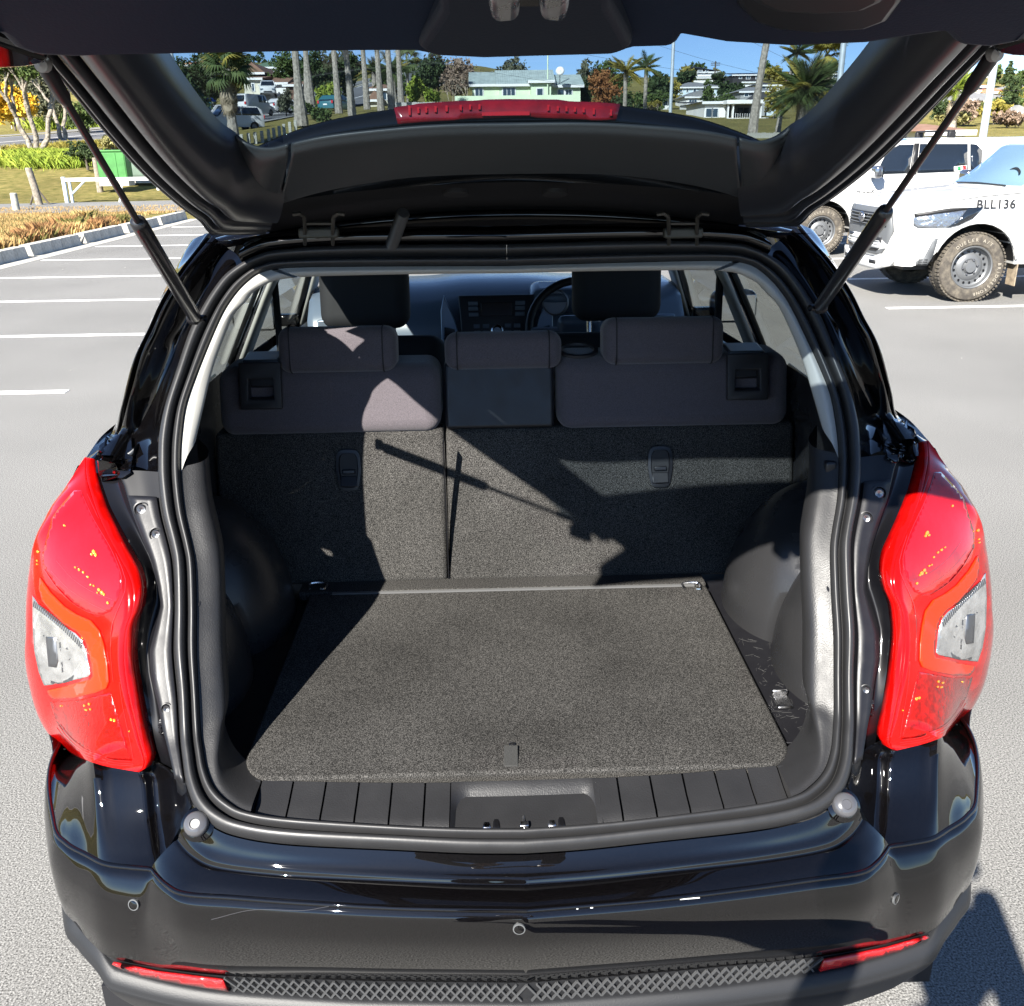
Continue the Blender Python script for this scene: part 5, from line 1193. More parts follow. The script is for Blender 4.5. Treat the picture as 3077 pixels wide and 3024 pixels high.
def quad_mesh(name,verts,n,m):
    me=bpy.data.meshes.new(name); me.vertices.add(4*n); me.vertices.foreach_set('co',verts.astype(np.float32).ravel()); me.loops.add(4*n); me.loops.foreach_set('vertex_index',np.arange(4*n,dtype=np.int32))
    me.polygons.add(n); me.polygons.foreach_set('loop_start',np.arange(0,4*n,4,dtype=np.int32)); me.polygons.foreach_set('loop_total',np.full(n,4,dtype=np.int32)); me.update(calc_edges=True); me.validate(); me.materials.append(m); return me
def limb(mb,a,b,r0,r1,rr_,n=5,wob=.06,seg=6):
    a=Vector(a);b=Vector(b);L_=(b-a).length; pts=[]
    for i in range(n):
        t=i/(n-1); w_=math.sin(t*math.pi)*L_*wob; pts.append(a.lerp(b,t)+Vector((rr_.uniform(-w_,w_),rr_.uniform(-w_,w_),rr_.uniform(-w_,w_)*.4)))
    mb.tube(pts,[r0+(r1-r0)*i/(n-1) for i in range(n)],seg); return pts
def tree(label,px,Y,py_top,width_px,leaf,seed,py_base=None,n=2600,leafs=None,bark=None,name='tree',group=None,trunk_frac=.35,shape='round',cat='tree',stems=1,stemspread=0,zbase=None):
    rr_=random.Random(seed); b=aty(px,300,Y); x=b.x; z0=th(x,Y)-.1 if zbase is None else zbase
    if py_base is not None: z0=aty(px,py_base,Y).z
    zt_=aty(px,py_top,Y).z; H=max(1.0,zt_-z0); Wd=width_px/2800*Y*1.0
    root=thing(name,label,cat,(x,Y,z0),0,group); tr=MB(); blobs=[]
    ch=H*(1-trunk_frac); cz=H-ch/2
    if shape=='cone':
        for k in range(6):
            t=k/5; blobs.append((0,0,H*trunk_frac+ch*(.08+.84*t),Wd/2*(1-t*.85),Wd/2*(1-t*.85),ch*.14))
    else:
        nb=rr_.randint(5,8)
        for k in range(nb):
            a=rr_.uniform(0,6.28); r_=rr_.uniform(.1,.55)*Wd/2; blobs.append((r_*math.cos(a),r_*math.sin(a),cz+rr_.uniform(-.28,.30)*ch,Wd*rr_.uniform(.20,.30),Wd*rr_.uniform(.20,.30),ch*rr_.uniform(.20,.30)))
    tw=max(.07,H*.028)
    for st in range(stems):
        ox=(st-(stems-1)/2)*stemspread
        top=limb(tr,(ox*.25,0,-.2),(ox,rr_.uniform(-.2,.2),H*(trunk_frac+.25)),tw,tw*.5,rr_,6,.05,7)
        for bl in blobs[:6]: limb(tr,top[rr_.randint(3,5)],(bl[0],bl[1],bl[2]),tw*.45,tw*.12,rr_,4,.08,5)
    tr.build('trunk',bark or barkd,root,smooth=60)
    ls=leafs or max(.10,Y/2800*5.0)
    v,k=cloud(n,blobs,ls,rr_); link('crown',quad_mesh('crown',v,k,LM[leaf]),root)
    return root
def bare_tree(label,px,Y,py_top,width_px,seed,name='tree',leaf='twig',n=700):
    rr_=random.Random(seed); b=aty(px,300,Y); z0=th(b.x,Y); H=aty(px,py_top,Y).z-z0; Wd=width_px/2800*Y
    root=thing(name,label,'tree',(b.x,Y,z0)); tr=MB(); tips=[]
    def grow_(a,d,l,r_,dep):
        e=a+d*l; limb(tr,a,e,r_,r_*.6,rr_,4,.07,4)
        if dep==0: tips.append(e); return
        for k in range(3):
            nd=(d+Vector((rr_.uniform(-.75,.75),rr_.uniform(-.75,.75),rr_.uniform(-.1,.5)))).normalized(); grow_(e,nd,l*rr_.uniform(.55,.75),r_*.6,dep-1)
    for k in range(4): grow_(Vector((rr_.uniform(-.3,.3)*Wd*.4,0,-.2)),Vector((rr_.uniform(-.35,.35),rr_.uniform(-.3,.3),1)).normalized(),H*.36,H*.016,3)
    tr.build('trunk',mat('bark_pale',(.30,.25,.19),.95),root,smooth=0)
    v,k=cloud(n,[(t.x,t.y,t.z,Wd*.06,Wd*.06,Wd*.06) for t in rr_.sample(tips,min(40,len(tips)))],Y/2800*4,rr_); link('crown',quad_mesh('crown',v,k,LM[leaf]),root)
    return root
FR={}
def frond(kind,L_,leaf):
    key=(kind,leaf)
    if key in FR: return FR[key]
    q=[]; rr_=random.Random(5)
    if kind=='feather':
        for k in range(46):
            t=(k+2)/48; x=t; z=.34*t-.62*t*t
            for s in (-1,1):
                l=(.34*math.sin(math.pi*min(1,t*.9+.12))**.7+.05)*rr_.uniform(.85,1.1); q.append([(x-.006,0,z),(x+.012,s*.01,z),(x+.14+l*.25,s*l*.60,z-l*rr_.uniform(.3,.6)),(x-.004,s*.02,z-.004)])
        q.append([(0,.012,0),(0,-.012,0),(.5,-.008,.015),(1.0,0,-.28),(.5,.008,.015)])
    else:
        q.append([(0,.02,0),(0,-.02,0),(.5,-.012,.06),(.5,.012,.06)])
        for k in range(17):
            a=R(-115+230*k/16); l=.52*(1-.25*abs(k-8)/8); d=(math.cos(a),math.sin(a)); s=(-d[1]*.035,d[0]*.035)
            m_=(.5+d[0]*l*.5,d[1]*l*.5,.06-.02); q.append([(.5,0,.06),(m_[0]+s[0],m_[1]+s[1],m_[2]),(.5+d[0]*l,d[1]*l,.06-.20-rr_.uniform(0,.1)),(m_[0]-s[0],m_[1]-s[1],m_[2])])
    v=[];f=[]
    for c in q: b=len(v); v+=c; f.append(tuple(range(b,b+len(c))))
    me=bpy.data.meshes.new('frond'); me.from_pydata(v,[],f); me.materials.append(LM[leaf]); me.update(); FR[key]=me; return me
def palm(label,px,Y,py_top,leaf='palm',kind='fan',nf=22,FL=1.6,seed=1,tw=.22,name='palm_tree',skirt=0,py_base=None,lean=0,crown=True,group=None,clumpy=False,trunk=True,swell=1.35):
    rr_=random.Random(seed); b=aty(px,300,Y) if py_base is None else aty(px,py_base,Y); z0=th(b.x,Y) if py_base is None else b.z
    H=aty(px,py_top,Y).z-z0; root=thing(name,label,'palm',(b.x,Y,z0-.05),0,group)
    tr=MB(); n=int(max(8,H/.32)); pts=[(lean*(i/(n-1))**1.5,0,H*i/(n-1)) for i in range(n)]
    tr.tube(pts,[tw*(swell-(swell-.85)*min(1,i/(n*.35)))*(1+.055*(i%2)) for i in range(n)],9); tr.build('trunk',barkp,root,smooth=25)
    if crown:
        for k in range(nf):
            o=link('frond',frond(kind,FL,leaf if rr_.random()>.18 else ('gold' if leaf=='palm' else leaf)),root); o.location=(lean,0,H-.05+rr_.uniform(-.1,.1)); el=rr_.uniform(-50,72) if kind=='fan' else rr_.uniform(-25,75)
            s=FL*rr_.uniform(.85,1.1); o.scale=(s,s,s); o.rotation_euler=Euler((rr_.uniform(-.4,.4),-R(el),2*math.pi*k/nf*2.4))
    for k in range(skirt):
        o=link('dead_frond',frond('fan',FL,'dead'),root); t=rr_.uniform(0,1); o.location=(lean,0,H-.2-t*1.0); s=FL*rr_.uniform(.7,1.0); o.scale=(s,s*.7,s); o.rotation_euler=Euler((rr_.uniform(-.5,.5),R(rr_.uniform(62,86)),2*math.pi*k/skirt*1.7))
    return root
def strap_bed(name,label,pts,n,h,w_,leaf,seed,kind='stuff',cat='plants'):
    rr_=random.Random(seed); cl=[]
    for (px,py,r_) in pts:
        g=gp(px,py); cl.append((g.x,g.y,r_,1.0))
    q=blades(n,None,h,w_,1.0,rr_,cl); o=leaf_obj(name,q,LM[leaf]); return tag(o,label,cat,kind=kind)
# ================================================================== things on the left
wood=mat('weathered_wood',(.22,.19,.15),.9,var=(9,.35),bump=(30,.6,.01)); woodg=mat('grey_timber',(.36,.35,.30),.9,var=(9,.25),bump=(30,.5,.01))
galv=mat('painted_steel',(.45,.52,.58),.5,var=(5,.15)); whitep=mat('white_rail',(.78,.77,.74),.5,var=(5,.1))
grn=mat('cabinet_green',(.05,.19,.045),.5,var=(3,.15)); grn2=mat('cabinet_grey_green',(.12,.17,.13),.5,var=(3,.15))
def post(px,py_b,py_t,w_px,name,label,m,cat='post',lean=0,group=None,rnd_=True,Y=None):
    g=gp(px,py_b) if Y is None else aty(px,py_b,Y); zt_=aty(px,py_t,g.y).z; r_=w_px/2800*g.y/2; h=zt_-g.z
    root=thing(name,label,cat,tuple(g),0,group)
    MB().tube([(0,0,-.2),(lean*.5,0,h*.5),(lean,0,h-.02),(lean,0,h)],[r_*1.08,r_,r_*.96,r_*.8],10).build('shaft',m,root,smooth=40); return root,g,h,r_
r_,g,h,w_=post(121,617,504,20,'timber_post','round timber strainer post with a diagonal brace beside the path',wood,lean=-.18)
for s in (-1,1): MB().tube([(s*.38,.05*s,-.1),(-.05,0,h*.5)],[.035,.035],6).build('brace',barkd,r_)
post(50,634,580,20,'bollard','short round pale timber bollard on the path edge',woodg,'bollard')
post(302,578,474,17,'timber_post','tall weathered post in front of the green utility cabinet',wood)
rb,gb,hb_,_=post(306,470,448,12,'timber_post','dark post top rising behind the green cabinet',barkd,Y=44)
# barrier gate
g=gp(206,611); zt_=aty(206,532,g.y).z; hh=zt_-g.z
gr_=thing('barrier_gate','white swing barrier rail on blue grey steel posts across the path','gate',tuple(g))
MB().box(-.10,.02,-.06,.06,-.1,hh).box(.12,.20,-.05,.05,-.1,hh-.08).build('gate_post',galv,gr_,bevel=.008)
MB().box(-.06,5.0,-.045,.045,hh-.16,hh-.04).build('rail',whitep,gr_,bevel=.01); MB().tube([(.18,0,hh-.6),(.75,0,hh-.12)],.035,6).build('gate_brace',galv,gr_); MB().tube([(2.1,0,hh-.12),(1.85,0,-.05)],.04,6).build('prop',whitep,gr_)
MB().box(3.3,3.42,-.05,.05,hh-.5,hh-.1).build('rail_end',whitep,gr_)
# cabinets
def cabinet(px0,px1,py_t,py_b,Y,name,label,m,door=True):
    a=aty(px0,py_b,Y); b=aty(px1,py_t,Y); w2=(b.x-a.x); h=b.z-a.z; c=thing(name,label,'cabinet',((a.x+b.x)/2,Y,a.z))
    MB().box(-w2/2,w2/2,0,.65,0,h).build('case',m,c,bevel=.02); MB().box(-w2/2-.03,w2/2+.03,-.04,.70,h,h+.07).build('lid',m,c,bevel=.015)
    MB().box(-w2/2+.04,w2*.18,-.018,.0,.06,h-.05).build('door',m,c,bevel=.006); MB().box(w2*.22,w2/2-.04,-.018,0,.06,h-.05).build('door',m,c,bevel=.006)
    MB().box(-w2/2+.08,-w2/2+.24,-.026,-.016,h*.68,h*.80).build('label_plate',platem,c); MB().box(-w2/2-.02,w2/2+.02,-.03,.68,-.25,0).build('plinth',conc,c)
    return c
cabinet(299,372,456,540,40,'utility_cabinet','bright green steel utility cabinet with two doors behind the barrier rail',grn)
cabinet(374,470,474,532,42,'utility_cabinet','wide grey green utility box on a concrete plinth beside the bright green cabinet',grn2)
g=gp(36,387,40); lb=thing('letter_box','small white letter box on a thin post by the far drive','letter box',tuple(g)); MB().box(-.02,.02,-.02,.02,0,.75).build('stem',whitep,lb); MB().prism([(-.16,-.12,.72),(.16,-.12,.72),(.16,-.12,.95),(0,-.12,1.05),(-.16,-.12,.95)],(0,.3,0)).build('box',whitep,lb,fixn=True)
g=gp(4,490); ms=thing('marker_board','yellow and white marker board on a dark stub at the bed edge','sign',tuple(g)); MB().box(-.30,.10,-.02,.02,.25,.62).build('yellow_panel',mat('sign_yellow',(.75,.60,.03),.5),ms); MB().box(-.30,.08,-.022,.022,.62,.80).build('white_panel',whitep,ms); MB().tube([(-.08,.05,-.1),(-.08,.05,.3)],.06,8).build('stub',barkd,ms)
# grey-stemmed trees with light crowns
def gnarly(label,px,py_b,seed,stems,H,spread,leafn,py_top):
    rr_=random.Random(seed); g=gp(px,py_b); root=thing('tree',label,'tree',tuple(g)); tr=MB(); tips=[]
    H=aty(px,py_top,g.y).z-g.z
    def gr(a,d,l,r_,dep):
        e=a+d*l; limb(tr,a,e,r_,r_*.72,rr_,5,.07,7)
        if dep==0: tips.append(e); return
        for k in range(rr_.choice((2,3))):
            nd=(d+Vector((rr_.uniform(-.6,.6),rr_.uniform(-.6,.6),rr_.uniform(-.05,.4)))).normalized(); gr(e,nd,l*rr_.uniform(.5,.7),r_*.66,dep-1)
    for s in range(stems):
        dx=(s-(stems-1)/2)*spread; gr(Vector((dx*.35,rr_.uniform(-.1,.1),-.2)),Vector((dx*.55,rr_.uniform(-.15,.15),1)).normalized(),H*.42,.16,4)
    tr.build('trunk',barkm,root,smooth=60)
    bl=[(t.x,t.y,t.z+.15,.55,.55,.38) for t in tips]; v,k=cloud(leafn,bl,.10,rr_,.45); link('crown',quad_mesh('crown',v,k,LM['mid']),root)
gnarly('tree with three pale grey leaning stems rising from the strap leaf bed',116,466,11,3,6,.55,5200,150)
gnarly('slender grey tree standing by the far kerb behind the strap leaf bed',190,420,12,2,5.5,.5,3800,175)
tree('bright yellow flowering tree at the edge of the far drive',30,66,250,150,'yellow',21,py_base=384,n=6500,leafs=.16,trunk_frac=.08,name='flowering_tree')
tree('dark clipped rounded shrub behind the strap leaf bed',230,46,418,118,'dark',22,py_base=497,n=2600,leafs=.07,trunk_frac=.05,name='shrub',cat='shrub')
tree('loose light green shrub beside the cabinet',318,49,395,75,'pale',23,py_base=470,n=1500,leafs=.09,trunk_frac=.05,name='shrub',cat='shrub')
strap_bed('strap_leaf_plants','bright green strap leaf plants massed round the grey stemmed tree',[(40,492,.5),(75,497,.5),(110,500,.55),(145,500,.5),(180,499,.5),(215,500,.5),(245,497,.5),(60,478,.6),(100,476,.7),(140,478,.6),(180,480,.6),(210,478,.6),(262,490,.4)],9000,.50,.030,'strap',31)
strap_bed('strap_leaf_plants','green strap leaf plants along the far side of the road',[(130,388,.8),(160,388,.9),(185,384,.9),(215,386,.9),(245,384,.9),(270,386,.9),(150,376,1.),(200,374,1.),(240,372,1.)],5200,.75,.055,'strap',32)
strap_bed('dry_grass','dry grass and low scrub along the near road edge',[(60,452,1.),(120,448,1.),(200,440,1.),(260,440,1.),(300,436,1.)],1800,.35,.05,'gold',33,cat='grass')
tree('broad dark tree filling the view behind the far drive',60,95,120,330,'dark',24,n=5200,trunk_frac=.1)
tree('dull green tree behind the flowering tree',140,88,180,200,'grey',25,n=3500,trunk_frac=.15)
tree('leafy bush at the back of the far garden',250,80,300,170,'mid',26,n=2600,trunk_frac=.05)
# ================================================================== street, houses and hillside seen through the gate window and to the right
wm=lambda n,c: mat('wall_'+n,c,.8,var=(.8,.07))
rm=lambda n,c: mat('roof_'+n,c,.8,var=(1.5,.15))
W_={'mint':wm('mint',(.62,.72,.50)),'white':wm('white',(.78,.76,.71)),'cream':wm('cream',(.58,.54,.42)),'dark':wm('dark',(.03,.028,.03)),'brown':wm('brown',(.13,.07,.045)),'blue':wm('blue',(.55,.64,.68)),'grey':wm('grey',(.30,.30,.29))}
RF={'tin':rm('tin',(.34,.40,.38)),'brown':rm('brown',(.21,.12,.08)),'green':rm('green',(.10,.16,.10)),'orange':rm('orange',(.48,.17,.07)),'grey':rm('grey',(.20,.20,.20)),'dark':rm('dark',(.05,.05,.055)),'terra':rm('terra',(.45,.19,.10)),'solar':rm('solar',(.02,.03,.06))}
paneM=mat('house_glass',(.03,.05,.07),.08,spec=.8); frameM=mat('window_frame',(.72,.71,.68),.6)
def hx(px,Y): return aty(px,230,Y).x
def hz(px,py,Y): return aty(px,py,Y).z
def block(root,x0,x1,z0,z1,Y,dep,m,name='wall'): return MB().box(x0,x1,Y,Y+dep,z0,z1).build(name,m,root,smooth=0)
def roofp(root,x0,x1,ze,zr,Y,dep,kind,m,ov=.35,ribs=0):
    x0-=ov;x1+=ov;y0=Y-ov;y1=Y+dep+ov;ym=(y0+y1)/2;xm=(x0+x1)/2;t=.12
    if kind=='gx': P=[(x0,y0,ze),(x1,y0,ze),(x1,ym,zr),(x0,ym,zr),(x0,y1,ze),(x1,y1,ze)]; F=[(0,1,2,3),(3,2,5,4),(0,3,4),(1,5,2),(0,4,5,1)]
    elif kind=='gy': P=[(x0,y0,ze),(xm,y0,zr),(x1,y0,ze),(x0,y1,ze),(xm,y1,zr),(x1,y1,ze)]; F=[(0,1,4,3),(1,2,5,4),(0,2,1),(3,4,5),(0,3,5,2)]
    elif kind=='hip':
        k=min((x1-x0)*.42,(y1-y0)/2); P=[(x0,y0,ze),(x1,y0,ze),(x1,y1,ze),(x0,y1,ze),(x0+k,ym,zr),(x1-k,ym,zr)]; F=[(0,1,5,4),(2,3,4,5),(3,0,4),(1,2,5),(0,3,2,1)]
    elif kind=='mono': P=[(x0,y0,ze),(x1,y0,ze),(x1,y1,zr),(x0,y1,zr)]; F=[(0,1,2,3)]
    elif kind=='skew': P=[(x0,y0,zr),(x1,y0,ze),(x1,y1,ze),(x0,y1,zr)]; F=[(0,1,2,3)]
    else: P=[(x0,y0,ze),(x1,y0,ze),(x1,y1,ze),(x0,y1,ze),(x0,y0,zr),(x1,y0,zr),(x1,y1,zr),(x0,y1,zr)]; F=[(3,2,1,0),(4,5,6,7),(0,1,5,4),(1,2,6,5),(2,3,7,6),(3,0,4,7)]
    o=MB().add(P,F).build('roof',m,root,smooth=0,fixn=kind not in('mono','skew'),solid=.12 if kind in('mono','skew') else 0)
    MB().box(x0,x1,y0-.06,y0-.01,ze-.22,ze+.02).build('fascia',frameM,o,smooth=0)
    if ribs:
        r=MB()
        for i in range(ribs+1):
            x=x0+(x1-x0)*i/ribs; r.tube([(x,y0,ze+.02),(x,ym,zr+.02)],.035,4)
        r.build('roof_ribs',m,o,smooth=0)['kind']='stuff'
    return o
def window(root,x0,x1,z0,z1,Y,mull=1):
    f=MB().box(x0-.08,x1+.08,Y-.07,Y-.005,z0-.08,z1+.08).build('window',frameM,root,smooth=0); n=mull
    for i in range(n):
        a=x0+(x1-x0)*i/n+.03; b=x0+(x1-x0)*(i+1)/n-.03; MB().box(a,b,Y-.09,Y-.03,z0,z1).build('pane',paneM,f,smooth=0)
    return f
def house(label,Y,parts,wins,name='house',drop=6,zo=(0,0,1),cat='house',group=None):
    """parts: (px0,px1,py_base,py_eave,py_ridge,depth,kind,wall,roof[,dY]) ; wins: (px0,px1,py0,py1[,mullions,dY]); pixels mapped by zo=(x0,y0,scale)"""
    fx=lambda x:zo[0]+x*zo[2]; fy=lambda y:zo[1]+y*zo[2]
    p0=parts[0]; root=thing(name,label,cat,(0,0,0),0,group,world=False)
    cx=hx(fx((p0[0]+p0[1])/2),Y); cz=hz(fx(p0[0]),fy(p0[2]),Y)
    kids=[]
    for p in parts:
        Yp=Y+(p[9] if len(p)>9 else 0); x0,x1=hx(fx(p[0]),Yp),hx(fx(p[1]),Yp); m_=fx((p[0]+p[1])/2)
        zb,ze,zr=hz(m_,fy(p[2]),Yp),hz(m_,fy(p[3]),Yp),hz(m_,fy(p[4]),Yp)
        kids.append(block(root,x0,x1,zb-drop,ze,Yp,p[5],W_[p[7]]))
        if p[6]=='gy': kids.append(MB().add([(x0,Yp-.01,ze-.02),(x1,Yp-.01,ze-.02),((x0+x1)/2,Yp-.01,zr-.06)],[(0,1,2)]).build('gable',W_[p[7]],root,smooth=0,solid=.05,soff=1))
        if p[6]: kids.append(roofp(root,x0,x1,ze,zr,Yp,p[5],p[6],RF[p[8]],ribs=26 if p[8]=='tin' else 0))
    for w in wins:
        Yp=Y+(w[5] if len(w)>5 else 0); kids.append(window(root,hx(fx(w[0]),Yp),hx(fx(w[1]),Yp),hz(fx(w[0]),fy(w[3]),Yp),hz(fx(w[0]),fy(w[2]),Yp),Yp,w[4] if len(w)>4 else 1))
    root.location=(cx,Y,cz)
    for k in root.children: k.matrix_parent_inverse=Matrix.Translation(-Vector((cx,Y,cz)))
    return root
Z3=(1000,140,.4646); Z4=(1900,100,.3872); Z2=(450,140,.2839); Z6=(2400,150,.4202)
mh=house('pale mint green house with a long ribbed metal roof and low garden wall',105,[(900,1075,345,246,146,9,'gx','mint','tin',.6),(1075,1420,345,244,129,10,'gx','mint','tin'),(1282,1412,345,222,214,1.5,'flat','mint','tin',-1.2),(1415,1603,345,252,163,9,'gx','mint','tin',.8)],
  [(918,968,272,322,2,.6),(1098,1178,270,322,3),(1320,1358,274,324,1,-1.2),(1456,1496,282,330,1,.8),(1506,1547,282,330,2,.8)],zo=Z3)
def zpt(zo,x,y,Y): return aty(zo[0]+x*zo[2],zo[1]+y*zo[2],Y)
def child_at(root,mb,name,m,**k):
    o=mb.build(name,m,root,**k); o.matrix_parent_inverse=Matrix.Translation(-Vector(root.location)); return o
a=zpt(Z3,790,322,99); b=zpt(Z3,1600,322,99); child_at(mh,MB().box(a.x,b.x,98.8,99.1,a.z-5,a.z),'garden_wall',W_['mint'],smooth=0)
c=zpt(Z3,1470,158,104); d_=thing('satellite_dish','white satellite dish on the ribbed metal roof of the mint house','dish',tuple(c)); MB().lathe([(.0001,.10),(.25,.08),(.45,0)],(0,0,0),(-.2,-1,.35),18).build('bowl',whitep,d_,smooth=60,solid=.02); MB().tube([(0,.1,-.05),(0,.2,-1.1)],.04,6).build('mast',steel,d_)
c=zpt(Z3,1390,345,103.6); child_at(mh,MB().tube([(c.x,103.6,c.z),(c.x,103.6,c.z+6.2)],.07,6),'vent_pipe',W_['mint'])
lh=house('brown tiled house with a dark gable, cream wall and open garage on the street',118,[(985,1165,560,335,285,10,'gx','cream','brown'),(1165,1430,520,385,292,9,'gx','white','brown',2),(1000,1195,285,278,168,10,'gy','dark','brown',6),(1430,1585,560,405,340,9,'gx','brown','brown',1)],[(1072,1095,395,470),(1180,1260,405,520,2,2)],zo=Z2)
house('two storey house with a dull green hip roof above the brown house',150,[(1060,1390,300,220,122,12,'hip','white','green')],[(1205,1245,240,290,2)],zo=Z2)
house('house with a bright orange tiled roof behind the dark trees',135,[(365,600,260,190,118,10,'hip','cream','orange')],[(420,470,205,240)],zo=Z2)
house('small house with a brown hip roof behind the tall palm trunks',115,[(215,370,410,275,228,8,'hip','cream','brown'),(230,300,410,345,285,4,'gy','cream','brown',-2)],[(300,340,300,345)],zo=Z3)
wh=house('white modern house with a columned balcony above a plain wall',100,[(575,742,660,532,528,9,'flat','white','grey'),(1040,1150,740,655,650,8,'','white','grey',1)],[(586,632,587,650,1),(638,680,587,650,1)],zo=Z4,drop=4)
def wpart(x0,x1,y0,y1,Ya,Yb,name,m,**k):
    a=zpt(Z4,x0,y1,Ya); b=zpt(Z4,x1,y0,Ya); return child_at(wh,MB().box(a.x,b.x,Ya,Yb,a.z,b.z),name,m,smooth=0,**k)
wpart(735,1025,515,548,98,108,'balcony_roof',W_['white']); wpart(735,1060,655,725,97.5,108,'balcony_wall',W_['white']); wpart(745,1035,545,660,102.5,103,'back_wall',W_['grey'])
for x in (738,776,952,992): wpart(x,x+16,545,660,98.3,98.8,'column',W_['white'])
for x0,x1 in ((815,860),(865,905)): wpart(x0,x1,578,655,102.3,102.45,'balcony_door',paneM)
for k in range(9): wpart(800+18*k,804+18*k,622,655,98.2,98.3,'baluster',W_['white'])
wpart(1040,1118,520,655,103,109,'side_wall',W_['blue']); wpart(420,1160,655,760,104,105,'terrace_wall',W_['white']); wpart(1150,1340,722,800,99,99.3,'side_fence_wall',W_['white'])
house('narrow white house with a sloping roof and solar panel on the hilltop',225,[(470,665,365,300,262,8,'skew','white','solar'),(450,690,372,345,338,6,'flat','white','grey',-3)],[(508,540,290,306),(565,585,290,308)],zo=Z4)
house('pale blue house with a wide grey hip roof on the hillside',190,[(330,712,505,418,366,12,'hip','blue','grey')],[(372,392,430,455),(425,440,430,455),(480,500,430,455),(540,560,430,455),(600,640,432,455,2)],zo=Z4)
house('white gable fronted house below the pale blue house',160,[(428,652,560,492,440,9,'gy','white','grey'),(585,700,560,505,498,6,'flat','white','green',2)],[(450,510,518,540,3),(540,610,490,515,3)],zo=Z4)
house('small white gabled cottage beside the light pole',150,[(226,305,590,510,472,7,'gy','white','grey')],[(250,280,520,560)],zo=Z4)
house('dark clad house with roof solar panels above a white base wall',205,[(782,1005,385,322,292,8,'mono','dark','solar'),(860,1000,440,378,376,6,'flat','white','grey',-2)],[(830,850,330,352),(885,915,332,355,2),(960,985,332,355)],zo=Z4)
house('house with a broad grey hip roof and a dark front gable',150,[(850,1150,520,450,402,11,'hip','grey','grey'),(945,1100,560,520,455,6,'gy','dark','dark',-4)],[(880,910,462,490),(1000,1035,480,512,2,-4)],zo=Z4)
house('low dark hip roofed house above the broad grey roof',175,[(975,1150,450,402,370,9,'hip','white','dark')],[(1010,1040,410,430)],zo=Z4)
house('long low brown house with a flat dark roof on the skyline',225,[(1175,1352,390,318,300,8,'flat','brown','dark')],[(1215,1245,335,370,2),(1260,1290,345,375)],zo=Z4)
house('dark roofed house half hidden by the steel light pole',210,[(1518,1690,360,315,290,8,'hip','white','dark')],[(1560,1590,322,345)],zo=Z4)
house('small terrace house with a dark roof and pale balconies',135,[(448,572,650,548,525,6,'mono','white','dark')],[(460,520,560,582,3),(455,515,610,625,3)],zo=Z4)
house('cream house with terracotta roofs on the slope beside the steel pole',140,[(1188,1385,330,258,225,9,'hip','white','terra'),(1380,1492,330,300,250,8,'hip','white','terra',-2)],[(1180+8,1212,262,278),(1225,1265,262,285,2),(1300,1325,262,282)],zo=Z6)
house('low house with a wide grey hip roof and small front gable',112,[(1210,1605,400,352,287,11,'hip','cream','grey'),(1360,1450,400,362,326,3,'gy','cream','grey',-3)],[(1270,1310,360,380),(1480,1530,362,382,2)],zo=Z6)
house('white gabled house at the foot of the slope among shrubs',92,[(1518,1680,470,445,395,8,'gy','white','grey')],[(1560,1590,420,440)],zo=Z6)
house('brown roofed garage just beyond the bays with the pickups',48,[(985,1255,620,578,520,6,'hip','cream','brown')],[],zo=Z6,drop=3)
house('grey roofed house far up the slope under tall conifers',230,[(1240,1365,225,195,160,9,'hip','white','grey')],[(1290,1310,198,212)],zo=Z6)
house('dark roofed house at the edge of the slope above the shrubs',180,[(1540,1760,300,275,235,9,'hip','grey','grey')],[(1580,1600,278,292)],zo=Z6)
# fences
def fence(label,px0,px1,py_t,py_b,Y,m,n,name='fence',zo=(0,0,1)):
    f=lambda x,y:aty(zo[0]+x*zo[2],zo[1]+y*zo[2],Y)
    a=f(px0,py_b); b=f(px1,py_t); root=thing(name,label,'fence',(a.x,Y,a.z)); Lx=b.x-a.x; h=b.z-a.z; pw=Lx/n
    me=MB().box(.008,pw-.008,-.015,.015,-1.0,h).mesh('paling',m,0)
    for i in range(n):
        o=link('paling',me,root); o.location=(pw*i,rnd.uniform(-.01,.01),rnd.uniform(-.03,.03))
    for z in (h*.2,h*.85): MB().box(0,Lx,.015,.06,z-.04,z+.04).build('rail',m,root,smooth=0)
    return root
fence('grey paling fence in front of the white modern house',885,1195,770,870,62,woodg,46,zo=Z4)
fence('long pale boarded fence left of the mint house wall',400,800,358,400,90,mat('fence_pale',(.46,.44,.40),.9,var=(4,.1)),60,zo=Z3)
